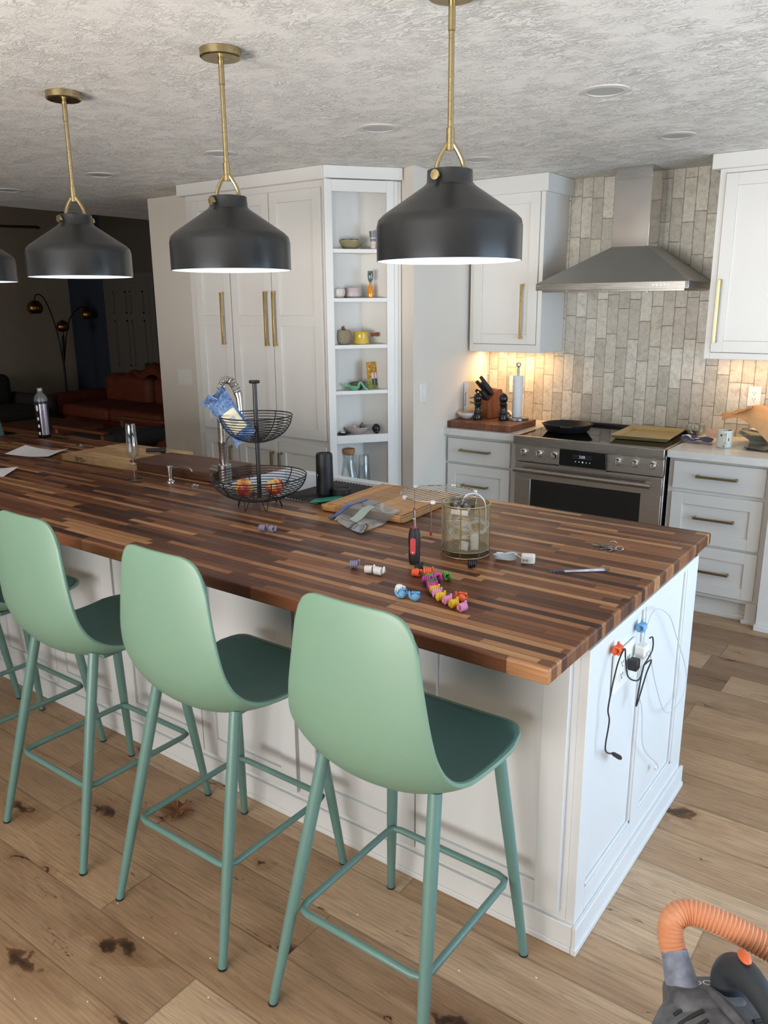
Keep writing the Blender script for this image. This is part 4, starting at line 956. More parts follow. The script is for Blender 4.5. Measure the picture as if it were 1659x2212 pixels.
def apple(lb, loc, rx, rz):
    m, nt, b2 = newmat('apple_skin')
    v = coords(nt); n1 = noise(nt, scaled(nt, v, (1, 1, .3)), 60, 4, .6)
    n2 = noise(nt, v, 16, 2)
    nt.links.new(ramp(nt, mth(nt, 'ADD', mth(nt, 'MULTIPLY', n1, .35), mth(nt, 'MULTIPLY', n2, .65)), [(.42, rgb(230, 196, 110)), (.56, rgb(178, 46, 42))]), b2.inputs['Base Color']); b2.inputs['Roughness'].default_value = .25
    t = T('apple', lb, 'apple', loc, group='apples in the lower wire basket'); t.o.rotation_euler = (radians(rx), 0, radians(rz))
    t.p('flesh', MB().lathe([(.0001, -.026), (.008, -.03), (.02, -.030), (.032, -.018), (.037, .002), (.034, .02), (.022, .031), (.010, .031), (.0001, .022)], 28), m)
    t.p('stem', MB().tube([(0, 0, .02), (.002, 0, .036)], .0014, 6), 'driedplant')
apple('red and yellow apple nearer the faucet in the lower basket', (BX - .022, BY - .062, TZ + .083), 30, 10)
apple('redder apple on the board side of the lower basket', (BX + .072, BY + .015, TZ + .085), -20, 100)
# chips bag
def mat_chips():
    m, nt, b2 = newmat('printed_snack_film')
    v = coords(nt); sep = N(nt, 'ShaderNodeSeparateXYZ'); nt.links.new(v, sep.inputs[0])
    n = noise(nt, v, 45, 5, .7, 1.5)
    blue = ramp(nt, n, [(.3, rgb(34, 40, 84)), (.45, rgb(66, 98, 150)), (.6, rgb(112, 140, 172)), (.75, rgb(168, 182, 196))])
    z = sep.outputs[2]; x = sep.outputs[0]
    lab = mth(nt, 'MULTIPLY', mth(nt, 'LESS_THAN', mth(nt, 'ABSOLUTE', mth(nt, 'SUBTRACT', z, .085)), .045), mth(nt, 'LESS_THAN', mth(nt, 'ABSOLUTE', mth(nt, 'SUBTRACT', x, .008)), .030))
    c = mixc(nt, lab, blue, rgb(222, 214, 182))
    bw_ = mth(nt, 'MULTIPLY', mth(nt, 'LESS_THAN', mth(nt, 'ABSOLUTE', mth(nt, 'SUBTRACT', z, .085)), .018), mth(nt, 'LESS_THAN', mth(nt, 'ABSOLUTE', mth(nt, 'SUBTRACT', x, .008)), .014))
    st = mth(nt, 'LESS_THAN', mth(nt, 'FRACT', mth(nt, 'MULTIPLY', x, 260)), .45)
    c = mixc(nt, bw_, c, rgb(236, 236, 228)); c = mixc(nt, mth(nt, 'MULTIPLY', bw_, st), c, rgb(40, 40, 40))
    nt.links.new(c, b2.inputs['Base Color']); b2.inputs['Roughness'].default_value = .22
    bump(nt, b2, n, .4, .006)
    return m
def pouch(w, h, th):
    mb = MB(); nu, nv = 16, 20
    for sgn in (1, -1):
        mb.grid(nu, nv, lambda u, v: (w * (u - .5) * (1 - .12 * sin(pi * v)), sgn * th * (sin(pi * u) ** .6) * (sin(pi * min(1, max(0, (v - .04) / .84))) ** .55), h * v + .004 * sin(u * 9)))
    return mb
t = T('snack_bag', 'blue snack pouch with barcode label in the upper basket', 'snack bag', (BX - .01, BY - .045, TZ + .275), 30)
t.o.rotation_euler = (radians(-12), radians(-38), radians(33))
t.p('pouch', pouch(.105, .225, .028), mat_chips(), ang=60)
t.p('torn_flap', MB().grid(8, 5, lambda u, v: (-.052 + .06 * u - .02 * v, .012 * sin(u * 5), .195 + .035 * v), th=.0006), mat_chips(), ang=60)

# speaker, lid, spatula
t = T('bluetooth_speaker', 'black upright cylinder speaker on the drying rack', 'speaker', (-1.475, .975, .9395))
t.p('body', MB().lathe([(.030, 0), (.036, .006), (.037, .02), (.035, .165), (.033, .176), (.028, .178), (.026, .174), (.0001, .174)], 32), flat('speaker_fabric', (13, 15, 21), .5, var=.2, nscale=200, bumps=.3))
t.p('badge', MB().ell((-.008, -.0362, .085), (.003, .001, .009)), 'nickel')
solo('bottle_lid', 'round black lid beside the speaker', 'lid', MB().lathe([(.04, 0), (.04, .028), (.036, .032), (.03, .032), (.028, .028), (.0001, .028)], 32), 'rubber', (-1.405, 1.0, .9395))
solo('spatula_head', 'teal silicone spatula head beside the carving board', 'spatula', MB().prism([(-.075, -.01), (-.06, -.022), (.06, -.024), (.075, -.018), (.075, .018), (.05, .024), (-.04, .020)], 0, .008), flat('teal_silicone', (44, 140, 122), .45, var=.05), (-1.40, .895, .9395), 62, bevel=.003)
# carving board with groove
t = T('carving_board', 'golden wooden carving board with juice groove under wire rack', 'cutting board', (-1.16, 1.02, TZ + .001), 3)
bw2, bd2 = .195, .225
t.p('board', MB().rbox(-bw2, bw2, -bd2, bd2, 0, .018, .02), 'maple2', bevel=.003)
fr = MB()
def frame_strip(mb, a, b2, z0_, z1_):
    mb.box(-a, a, -b2, -b2 + .016, z0_, z1_).box(-a, a, b2 - .016, b2, z0_, z1_).box(-a, -a + .016, -b2 + .016, b2 - .016, z0_, z1_).box(a - .016, a, -b2 + .016, b2 - .016, z0_, z1_)
frame_strip(fr, bw2 - .004, bd2 - .004, .017, .023)
t.p('raised_rim', fr, 'maple2', bevel=.003)
t.p('raised_centre', MB().rbox(-bw2 + .028, bw2 - .028, -bd2 + .028, bd2 - .028, .0175, .023, .012), 'maple2', bevel=.002)
# zip bag
M['plasticbag'] = mat_glass('thin_plastic', (225, 228, 232))
t = T('zip_bag', 'clear zip bag with blue seal lying across the carving board', 'plastic bag', (-1.115, .765, TZ), 0)
def bagp(u, v):
    P0, P1, P2, P3 = Vector((-1.229, .70)), Vector((-1.236, .945)), Vector((-.993, .60)), Vector((-1.00, .86))
    q = P0.lerp(P1, v).lerp(P2.lerp(P3, v), u)
    onb = 1 / (1 + math.exp(-(q.y - .775) * 60))
    return (q.x + 1.115, q.y - .765, .002 + .028 * onb + .003 * sin(u * 7 + v * 5) + .003)
t.p('film', MB().grid(24, 20, bagp, th=.0008), 'plasticbag')
t.p('zip_seal', MB().grid(3, 20, lambda u, v: tuple(Vector(bagp(.03 + .07 * u, v)) + Vector((0, 0, .0015))), th=.001), flat('blue_zip', (88, 108, 170), .35, var=0))
t.p('write_on_patch', MB().grid(6, 10, lambda u, v: tuple(Vector(bagp(.35 + .2 * u, .25 + .5 * v)) + Vector((0, 0, .0015))), th=.0004), flat('frosted_patch', (176, 190, 184), .5, var=0))
# round wire rack on legs
RX_, RY_, RZ_ = -.84, .865, 1.05
t = T('wire_rack', 'round wire rack on thin legs behind the gold mesh cup', 'rack', (RX_, RY_, .955))
z = RZ_ - .955; R_ = .137
t.p('ring', MB().tube([(R_ * cos(a), R_ * sin(a), z) for a in [2 * pi * i / 56 for i in range(56)]], .0024, 7, closed=True), 'chrome')
bars = MB()
for i in range(13):
    q = -.12 + i * .02; hl = sqrt(max(0, R_ ** 2 - q * q)); d_ = Vector((cos(radians(78)), sin(radians(78)), 0)); p_ = Vector((-d_.y, d_.x, 0)) * q
    bars.tube([tuple(p_ - d_ * hl + Vector((0, 0, z))), tuple(p_ + d_ * hl + Vector((0, 0, z)))], .0017, 5)
t.p('bars', bars, 'chrome')
for lx, ly in ((-.785, .742), (-.965, .905), (-.735, .972), (-.904, .75), (-.86, 1.0)):
    a = atan2(ly - RY_, lx - RX_)
    t.p('clip', MB().box(-.008, .008, -.006, .006, -.006, .006, TM((R_ * cos(a), R_ * sin(a), z), rz=math.degrees(a) + 90)), 'plate', bevel=.002)
for lx, ly, bz in ((-.79, .738, TZ - .955), (-.965, .90, -.001), (-.738, .965, TZ - .955)):
    a = atan2(ly - RY_, lx - RX_); q = R_ - .002
    l = t.p('leg', MB().tube([(q * cos(a), q * sin(a), z), (q * cos(a), q * sin(a), bz + .012)], .0021, 7), 'chrome')
    t.p('leg_tip', MB().lathe([(.0042, bz), (.0042, bz + .014), (.003, bz + .016)], 10, (q * cos(a), q * sin(a), 0)), 'reddark', parent=l)
# screwdriver standing
t = T('screwdriver', 'black and red powered screwdriver standing upright', 'screwdriver', (-.661, .444, TZ), 20)
t.p('handle', MB().lathe([(.0135, 0), (.0165, .006), (.0185, .03), (.0175, .05), (.019, .075), (.018, .095), (.015, .112), (.010, .118), (.0001, .118)], 28), 'rubber')
t.p('grip_panel', MB().rbox(-.009, .009, .035, .088, 0, .004, .007, TM((0, -.0155, 0), rx=90)), flat('red_rubber', (186, 30, 40), .4, var=0), bevel=.001)
t.p('collar', MB().lathe([(.0112, .114), (.0112, .120), (.0001, .1205)], 20), 'reddark')
t.p('shaft', MB().lathe([(.0055, .12), (.0055, .145), (.003, .148), (.003, .172), (.0001, .173)], 14), 'chrome')
t.p('button', MB().ell((0, -.0198, .043), (.0022, .001, .0022)), 'plate')
# gold wire cup
CX, CY = -.588, .632
t = T('wire_cup', 'round gold wire cup filled with white cables', 'cup', (CX, CY, TZ))
CR = .077
cm = MB()
M['goldwire'] = flat('champagne_wire', (186, 172, 136), .3, .9, var=.1, nscale=60)
for i in range(38):
    z = .026 + i * .0037; cm.tube([(CR * cos(a), CR * sin(a), z) for a in [2 * pi * j / 40 for j in range(40)]], .0008, 4, closed=True)
t.p('mesh_wall', cm, 'goldwire')
fm = MB()
for z, r in ((.168, .0022), (.003, .002), (.022, .0014)): fm.tube([(CR * cos(a), CR * sin(a), z) for a in [2 * pi * j / 48 for j in range(48)]], r, 6, closed=True)
for i in range(8): a = 2 * pi * i / 8 - 1.25; fm.tube([((CR + .001) * cos(a), (CR + .001) * sin(a), .003), ((CR + .001) * cos(a), (CR + .001) * sin(a), .168)], .0016, 6)
t.p('frame', fm, 'goldwire')
t.p('floor_disc', MB().lathe([(.0001, .022), (CR - .002, .022), (CR - .002, .024), (.0001, .024)], 36), 'slot')
def coil(r, z0, tilt, seed):
    rnd = random.Random(seed); pts = []
    for i in range(40): a = 2 * pi * i / 40 * 2; rr_ = r * (1 + .12 * sin(a * 1.5)); pts.append((rr_ * cos(a), rr_ * .55 * sin(a) + .004 * sin(a * 3), z0 + .035 * sin(a + tilt)))
    return pts
for k, (lb, r, z0, tl, rx) in enumerate((('white cable looped high against the front of the gold cup', .05, .08, .5, 75), ('white cable coiled deep inside the gold wire cup', .045, .07, 2, 60), ('grey-white cable coiled at the back of the gold cup', .048, .09, 4, 70))):
    o = solo('cable', lb, 'cable', MB().tube(smooth_path(coil(r, 0, tl, k), 2), .0022, 6), 'cablewhite', (CX + (-.012, .01, .0)[k], CY + (-.028, .0, .03)[k], TZ + (.085, .08, .09)[k]), (10, 60, -20)[k], rx=rx)
solo('cable_tag', 'white paper tag low inside the gold cup front', 'tag', MB().box(-.014, .014, 0, .001, -.014, .014), 'paper', (CX + .03, CY - .062, TZ + .045), 28, ry=10)
solo('charger_block', 'white charger block at the bottom of the gold cup', 'charger', MB().box(-.014, .014, -.012, .012, 0, .05), 'plate', (CX + .045, CY - .02, TZ + .026), 30, bevel=.003)
solo('cable', 'thick white cable arching over the top of the gold cup', 'cable', MB().tube(smooth_path([(-.03, 0, 0), (-.015, .0, .05), (.02, 0, .058), (.048, 0, .03), (.052, 0, -.03), (.045, .0, -.08)], 6), .0022, 6), 'cablewhite', (CX + .01, CY + .005, TZ + .14), 35)
t = T('plastic_case', 'clear plastic case of earbud tips poking from gold cup', 'case', (CX - .004, CY - .022, TZ + .125), 30)
t.o.rotation_euler = (radians(-14), radians(5), radians(30))
t.p('case', MB().box(-.043, .043, -.008, .008, 0, .062), 'plasticbag', bevel=.003)
for i in range(7): t.p('ear_tip', MB().lathe([(.005, 0), (.0055, .003), (.003, .006), (.0001, .006)], 12, M4=TM((-.034 + i * .011, -.003, .034 + .008 * sin(i * 2.1)), rx=90)), ('toy_black', 'toy_grey', 'toy_white')[i % 3])
t.p('label', MB().box(-.035, .02, -.0088, -.0084, .006, .022), 'paper')
# phone charger, tube, keys
t = T('usb_charger', 'white cube charger with coiled cable beside the gold cup', 'charger', (-.375, .655, TZ), 22)
t.p('block', MB().rbox(-.021, .021, -.014, .014, 0, .028, .006), 'plate', bevel=.003)
for dx in (-.006, .006): t.p('prong', MB().box(dx - .008 - .001, dx - .008 + .001, -.026, -.014, .010, .017), 'nickel')
cc = []
for i in range(90): a = 2 * pi * i / 18; cc.append((-.072 + .034 * cos(a) + .002 * sin(i), .008 + .016 * sin(a + i * .015), .005 + .004 * (i / 18) + .002 * sin(a * 2)))
cc[-1] = (-.02, 0, .014)
cb_ = t.p('cable', MB().tube(smooth_path(cc, 2), .0021, 6), 'cablewhite')
t.p('connector', MB().box(-.10, -.078, .0, .012, .018, .026), 'plate', parent=cb_, bevel=.002)
t = T('foil_tube', 'flattened white and blue ointment tube near the counter edge', 'tube', (-.213, .665, TZ), 39)
t.p('tube', MB().grid(14, 6, lambda u, v: (-.045 + .125 * u, -.009 * (1 - .3 * u) + .018 * (1 - .3 * u) * v, .002 + (.006 * sin(pi * v)) * (u ** .5)), th=.001), flat('white_blue_print', (206, 216, 234), .25, var=.45, nscale=60))
t.p('crimped_end', MB().grid(12, 3, lambda u, v: (-.085 + .042 * u, -.006 + .010 * v, .003 + .003 * sin(u * 22)), th=.001), flat('blue_foil', (70, 100, 160), .3, .4, var=.5, nscale=80))
t.p('cap', MB().lathe([(.0055, 0), (.0055, .014), (.0001, .014)], 14, M4=TM((.079, 0, .006), ry=90)), 'plasticbag')
t = T('key_bunch', 'bunch of silver keys near the far counter edge', 'keys', (-.235, .945, TZ), 0)
def key(M4): return MB().lathe([(.0001, 0), (.010, 0), (.010, .002), (.0001, .002)], 16, M4=M4).box(.008, .036, -.003, .003, 0, .002, M4).box(.018, .022, .003, .005, 0, .002, M4).box(.027, .031, .003, .005, 0, .002, M4)
for i, (a, x, y, zz, rx) in enumerate(((150, -.012, .010, .001, 0), (185, -.010, .0, .004, 4), (235, .012, -.006, .003, 0), (200, .012, .004, .007, -6), (262, .03, -.005, .001, 0))):
    t.p('key', key(TM((x, y, zz), rz=a, rx=rx)), 'nickel')
t.p('ring', MB().tube([(.014 * cos(a) + .02, .012, .012 + .012 * sin(a)) for a in [2 * pi * i / 20 for i in range(20)]], .0013, 6, closed=True).tube([(.012 * cos(a) + .045, .006 * sin(a), .006 + .006 * sin(a)) for a in [2 * pi * i / 20 for i in range(20)]], .0013, 6, closed=True), 'chrome')
solo('loose_key', 'single flat silver key beside the orange clips', 'key', key(TM()), 'nickel', (-.555, .385, TZ), 25)
# thumb clips on the counter
hand('grey', 'lilac-grey thumb clip nearest to the faucet on the counter', -1.312, .44, 20, TZ)
hand('grey', 'lilac-grey thumb clip beside its twin near the wire basket', -1.272, .452, -15, TZ)
hand('grey', 'lone lilac-grey thumb clip beside the two white clips', -.792, .305, 40, TZ)
hand('white', 'white thumb clip nearer to the lone grey clip', -.724, .293, 25, TZ)
hand('white', 'white thumb clip with stacked fingers up beside its twin', -.688, .297, 5, TZ, s=1.05)
hand('white', 'white clip lying on its face near the blue pair', -.556, .215, 30, TZ, rx=80)
hand('blue', 'blue thumb clip behind its twin near the seat back', -.515, .176, 200, TZ, ry=20)
hand('blue', 'blue thumb clip with fingers up nearest the seat back', -.478, .178, 205, TZ)
hand('black', 'black thumb clip touching the orange clips', -.615, .395, 60, TZ, s=.95)
hand('orange', 'orange clip lying down beside the black clip', -.592, .362, 10, TZ, rx=40)
hand('orange', 'orange thumb clip leaning behind the lying orange one', -.566, .372, 40, TZ, rx=-10)
hand('orange', 'lone orange thumb clip beside the candy-coloured row', -.372, .246, 190, TZ)
hand('black', 'black thumb clip at the foot of the gold cup', -.497, .512, 45, TZ)
chain = [(1160, 375, 'green'), (1100, 385, 'magenta'), (1045, 400, 'green'), (1010, 425, 'magenta'), (1030, 455, 'darkgreen'), (1045, 495, 'magenta'), (1075, 525, 'yellow'), (1107, 550, 'pink'), (1150, 590, 'yellow'), (1205, 620, 'pink'), (1262, 640, 'yellow'), (1335, 670, 'pink')]
chain_xy = [(-.493, .375), (-.512, .352), (-.525, .332), (-.528, .312), (-.508, .297), (-.490, .275), (-.470, .255), (-.450, .237), (-.426, .218), (-.398, .206), (-.370, .194), (-.338, .184)]
cl = ['green clip ending the curled clip row, thumb outward', 'magenta clip next to the end green clip', 'green clip at the top of the curled row', 'magenta clip at the outer bend of the row', 'dull green clip after the outer magenta one', 'magenta clip touching the first yellow clip', 'yellow clip nearest the magenta ones', 'pink clip between the first and middle yellow clips', 'middle yellow clip of the straight row', 'pink clip between the middle and last yellow clips', 'yellow clip next to the final pink clip', 'pink clip ending the straight row near the seats']
for (x, y), (_, _, c), lb, i in zip(chain_xy, chain, cl, range(12)):
    q = chain_xy[min(i + 1, 11)]; p0 = chain_xy[max(i - 1, 0)]
    hand(c, lb, x, y, math.degrees(atan2(q[1] - p0[1], q[0] - p0[0])) + 90, TZ, group='colourful thumb clips linked in a row')

# ================================================================== PENDANTS
def pendant(x, lb, first=[None]):
    if first[0] is None:
        t = T('pendant_lamp', lb, 'pendant lamp', (x, .375, CZ), 0, 'black pendants over the island')
        z = 1.825 - CZ
        outer = [(.192, z), (.192, z + .085), (.188, z + .102), (.175, z + .115), (.068, z + .186), (.060, z + .195), (.059, z + .224), (.055, z + .226), (.0001, z + .226)]
        t.p('shade', MB().lathe(outer, 64, cap=False), 'shade', ang=50)
        t.p('shade_lining', MB().lathe([(.1915, z + .0005), (.189, z), (.188, z + .085), (.17, z + .11), (.062, z + .182), (.0001, z + .184)], 64, cap=False), 'shadein', ang=50)
        t.p('socket', MB().lathe([(.0001, z + .182), (.02, z + .182), (.02, z + .13), (.014, z + .125), (.0001, z + .125)], 20), 'shadein')
        for a in (-125, 55):
            t.p('thumbscrew', MB().lathe([(.008, .056), (.008, .066), (.0125, .067), (.0125, .074), (.0001, .075)], 18, M4=TM((0, 0, z + .207), rz=a) @ Matrix.Rotation(radians(90), 4, 'Y')), 'lampmetal')
        t.p('yoke', MB().tube(smooth_path([(-.036, 0, z + .222), (-.03, 0, z + .25), (-.010, 0, z + .285), (0, 0, z + .291), (.010, 0, z + .285), (.03, 0, z + .25), (.036, 0, z + .222)], 6), .006, 10), 'lampmetal')
        t.p('rod', MB().lathe([(.0105, z + .272), (.0105, z + .325), (.0075, z + .326), (.0075, -.10), (.009, -.099), (.009, -.03), (.007, -.028), (.007, -.015)], 16), 'lampmetal')
        t.p('ceiling_canopy', MB().lathe([(.0001, -.026), (.058, -.026), (.063, -.022), (.063, -.001), (.0001, -.001)], 44), 'lampmetal')
        t.o.rotation_euler = (0, 0, radians(35))
        first[0] = t.o; return t.o
    o = copy_tree(first[0]); o.location = (x, .375, CZ); o['label'] = lb; return o
def lining_fill(x):  # pendants are off; weak light added to brighten the white lining
    l = bpy.data.lights.new('shade_lining_fill', 'POINT'); l.energy = .6; l.shadow_soft_size = .03; l.color = (.93, .96, 1.0)
    o = bpy.data.objects.new('shade_lining_fill', l); COL.objects.link(o); o.location = (x, .375, 1.895)
for x in (-.506, -1.333, -2.165, -2.995): lining_fill(x)
pendant(-.506, 'largest-looking black pendant, hanging in front of the wall cabinet')
pendant(-1.333, 'black pendant hanging in front of the pantry doors')
pendant(-2.165, 'black pendant hanging against the dark living room')
pendant(-2.995, 'black pendant cut by the picture edge beside the fan blade')
for x, y, lb in ((-.581, 1.572, 'round recessed light in line between pendant and hood'), (-1.62, 1.573, 'round recessed light above the open shelf unit'), (-.62, 2.57, 'round recessed light just before the hood chimney'), (-1.669, 2.55, 'round recessed light in front of the wall cabinet crown'),
                 (-2.625, 1.562, 'round recessed light behind the rod over the pantry'), (-3.69, 1.589, 'round recessed light above the dark room opening'), (-4.72, 1.598, 'farthest recessed light near the kitchen ceiling edge')):
    t = T('recessed_light', lb, 'ceiling light', (x, y, CZ), 0, 'recessed lights in the textured ceiling')
    t.p('trim', MB().lathe([(.066, -.001), (.068, -.006), (.086, -.004), (.088, 0)], 44, cap=False), M['trimgrey'])
    t.p('lens', MB().lathe([(.0001, -.003), (.066, -.003), (.066, -.001), (.0001, -.001)], 40), flat('frosted_lens', (170, 170, 166), .4, var=0))

# ================================================================== STOOLS
def shell_fn(u, v, off=0):
    """u across -1..1, v 0 top .. 1 front; local frame, sitter faces +Y"""
    prof = [(0, -.195, 1.124), (.10, -.205, 1.035), (.22, -.210, .945), (.34, -.212, .86), (.44, -.208, .785), (.53, -.185, .715), (.61, -.135, .658), (.70, -.055, .628), (.80, .06, .628), (.90, .165, .648), (1.0, .274, .684)]
    wid = [(0, .166), (.10, .176), (.22, .192), (.34, .208), (.44, .220), (.53, .228), (.61, .230), (.70, .228), (.80, .226), (.90, .230), (1.0, .228)]
    crl = [(0, .022), (.22, .030), (.34, .034), (.44, .042), (.53, .054), (.61, .062), (.70, .056), (.80, .040), (.90, .020), (1.0, .004)]
    def ip(tb, k):
        for a, b2 in zip(tb, tb[1:]):
            if k <= b2[0]:
                f = (k - a[0]) / (b2[0] - a[0]); return [x + (y - x) * f for x, y in zip(a[1:], b2[1:])]
        return list(tb[-1][1:])
    def sm(tb, k):
        e = .035; r = [ip(tb, min(1, max(0, k + d))) for d in (-e, -e / 2, 0, e / 2, e)]
        return [sum(q[i] for q in r) / 5 for i in range(len(r[0]))]
    # rounded corners: shrink the v span near |u| = 1
    au = abs(u)
    rc0, rc1 = .125, .16
    def cut(rc, wd, R=.075):
        x = au * wd; xx = max(0, x - (wd - R)); return (1 - sqrt(max(0, 1 - (xx / R) ** 2))) * rc
    v2 = cut(.115, .15) + v * (1 - cut(.115, .15) - cut(.10, .22, .08))
    y, z = sm(prof, v2); w = sm(wid, v2)[0]; c = sm(crl, v2)[0]
    y2, z2 = sm(prof, min(1, v2 + .02)); y1, z1 = sm(prof, max(0, v2 - .02))
    ty, tz = y2 - y1, z2 - z1; L = sqrt(ty * ty + tz * tz); ny, nz = -tz / L, ty / L     # towards the sitter
    x = u * w * (1 - .06 * au ** 3)
    k = c * au ** 2.2
    return (x, y + ny * (k + off), z + nz * (k + off))
def make_stool(lb):
    t = T('counter_stool', lb, 'stool', (-.32, -.11, 0), 0, 'sage stools along the island')
    nu, nv = 29, 45
    t.p('seat_shell', MB().grid(nu, nv, lambda a, b2: shell_fn(2 * a - 1, b2, 0), th=0), 'sage', ang=0)
    sh = t.o.children[0]; sh.data.shade_smooth()
    so = sh.modifiers.new('Solidify', 'SOLIDIFY'); so.thickness = .011; so.offset = 0
    bv = sh.modifiers.new('Bevel', 'BEVEL'); bv.width = .003; bv.segments = 2; bv.limit_method = 'ANGLE'; bv.angle_limit = radians(60)
    def padf(a, b2):
        u = (2 * a - 1) * .965; v = .018 + b2 * .964; return shell_fn(u, v, .0085)
    pd = t.p('seat_lining', MB().grid(nu, nv, padf, th=0), 'sagedark', ang=0); pd.data.shade_smooth()
    so = pd.modifiers.new('Solidify', 'SOLIDIFY'); so.thickness = .003; so.offset = 0
    t.p('seat_frame', MB().box(-.10, .10, -.03, .13, .608, .622), 'sagemetal', bevel=.004)
    tops = [(-.158, -.100, .674), (.158, -.100, .674), (.158, .185, .668), (-.158, .185, .668)]; feet = [(-.222, -.257, .004), (.222, -.257, .004), (.222, .256, .004), (-.222, .256, .004)]
    for a, b2 in zip(tops, feet):
        A_, B2 = Vector(a), Vector(b2)
        l = t.p('leg', MB().tube([A_, A_.lerp(B2, .35), A_.lerp(B2, .7), B2], [.0165, .0165, .0145, .0115], 16), 'sagemetal')
        t.p('leg_cap', MB().cyl((B2.x, B2.y), .0125, 0, .005, 14), 'rubber', parent=l)
    k = .63; c4 = [Vector(a).lerp(Vector(b2), k) for a, b2 in zip(tops, feet)]
    pts = []
    for i in range(4):
        c = c4[i]; c = c + (Vector((0, 0, 0))); pv = c4[i - 1]; nx = c4[(i + 1) % 4]
        c_in = c + ((pv - c).normalized() + (nx - c).normalized()) * .012
        p1 = c_in + (pv - c).normalized() * .03; p2 = c_in + (nx - c).normalized() * .03
        pts += [p1, (p1 + p2) / 2 * .45 + c_in * .55, p2]
    t.p('footrest', MB().tube(pts, .0095, 12, closed=True), 'sagemetal')
    return t.o
st0 = make_stool('sage green counter stool nearest the island corner, fully visible')
for x, lb in ((-.95, 'sage green counter stool between the nearest one and the one cut by the picture edge'), (-1.58, 'sage green counter stool whose back is cut by the picture edge'), (-2.21, 'sage stool hidden behind the edge-cut one, seat tip showing'), (-2.84, 'sage stool of which mainly a leg shows far along the island')):
    o = copy_tree(st0); o.location = (x, -.11, 0); o['label'] = lb
o = copy_tree(st0); o.location = (-4.265, 1.02, 0); o.rotation_euler = (0, 0, radians(-90)); o['label'] = 'sage stool at the far short end of the island'; del o['group']

# ================================================================== FLOOR THINGS
def leaf():
    vs = []; N_ = 40
    pts = []
    for i in range(N_):
        a = 2 * pi * i / N_; r = .045 * (1 + .55 * abs(cos(2.5 * a)) ** 2 * (1 if i % 2 else .75)); pts.append((r * cos(a), r * sin(a) * .8, .006 + .014 * abs(sin(a * 2)) + (.01 if i % 3 == 0 else 0)))
    mb = MB(); mb.add([(0, 0, .004)] + pts, [(0, 1 + i, 1 + (i + 1) % N_) for i in range(N_)])
    return mb
t = T('dry_leaf', 'curled dry brown oak leaf on the floor under the stools', 'leaf', (-1.365, .01, .001), 20)
lo = t.p('blade', leaf(), flat('dry_leaf', (128, 86, 54), .8, var=.3, nscale=60), ang=0)
so = lo.modifiers.new('Solidify', 'SOLIDIFY'); so.thickness = .0012
t.p('stalk', MB().tube([(-.02, -.03, .006), (-.03, -.075, .002), (-.045, -.095, .002)], .0014, 5), 'driedplant')
mbc = MB()
for i in range(26):
    x, y = random.uniform(-1.2, .6), random.uniform(-.8, .1); mbc.ell((x, y, .002), (random.uniform(.0015, .004), .002, .0015), 6, 4)
o = solo('floor_crumbs', 'tiny pale crumbs scattered on the plank floor', 'crumbs', mbc, 'paper'); o['kind'] = 'stuff'

# ------------------------------------------------------------------ shop vacuum
M['vacgrey'] = flat('dusty_grey_plastic', (112, 113, 116), .6, var=.55, nscale=32)
M['vacdark'] = flat('dark_handle_plastic', (50, 54, 58), .5, var=.1)
M['vacorange'] = flat('orange_plastic', (222, 108, 62), .45, var=.1)
M['hose'] = flat('orange_hose', (222, 150, 108), .5, var=.06)
M['dust'] = flat('dusty_light_plastic', (146, 152, 168), .7, var=.5, nscale=40)
VX, VY = .50, -.12
t = T('shop_vacuum', 'dusty grey shop vacuum with orange hose on the floor', 'vacuum', (VX, VY, 0), 36)
# local frame: x to the side of the picture, y away from the camera
t.p('drum', MB().lathe([(.15, 0), (.165, .02), (.172, .20), (.165, .22), (.0001, .22)], 48), 'vacorange')
t.p('lid_ring', MB().lathe([(.178, .20), (.183, .21), (.183, .235), (.176, .245), (.0001, .245)], 48), 'vacdark')
dome = MB().lathe([(.180, .235), (.181, .27), (.172, .305), (.150, .335), (.115, .352), (.06, .36), (.0001, .362)], 48)
hd = t.p('motor_head', dome, 'vacgrey', ang=60)
t.p('motor_ridge', MB().tube(smooth_path([(-.04, .145, .318), (-.03, .06, .368), (.0, -.05, .372), (.03, -.15, .325)], 6), .012, 10), 'vacgrey', parent=hd)
def on_dome(x, y):
    r = sqrt(x * x + y * y); pr = [(0, .362), (.06, .36), (.115, .352), (.150, .335), (.172, .305), (.181, .27)]
    for a, b2 in zip(pr, pr[1:]):
        if r <= b2[0]: return a[1] + (b2[1] - a[1]) * (r - a[0]) / (b2[0] - a[0])
    return .27
for i in range(6):
    pts = [(-.125 + .055 * k_ - .004 * i * 0, .055 - i * .026 + .018 * k_ * (1 + i * .2)) for k_ in (0, .5, 1)]
    t.p('vent_slot', MB().tube([(x, y, on_dome(x, y)) for x, y in pts], .0045, 8), 'slot', parent=hd)
for i in range(4):
    y = .02 - i * .030; t.p('vent_slot', MB().tube([(.015, y, on_dome(.015, y) + .001), (.05, y + .006, on_dome(.05, y + .006)), (.075, y + .01, on_dome(.075, y + .01))], .0048, 8), 'slot', parent=hd)
TILT = TM((-.03, .112, .318), rx=-20)
t.p('front_housing', MB().box(-.085, .06, -.07, .055, -.06, .030, TILT), 'vacgrey', parent=hd, bevel=.022, seg=4)
text('lettering', 'RIDGID', .028, 'plate', TILT @ TM((-.012, .012, .0304), rz=178), hd, .0003)
t.p('port', MB().tube([(-.07, .10, .30), (-.078, .15, .335), (-.083, .185, .375)], [.040, .033, .027], 20), 'dust')
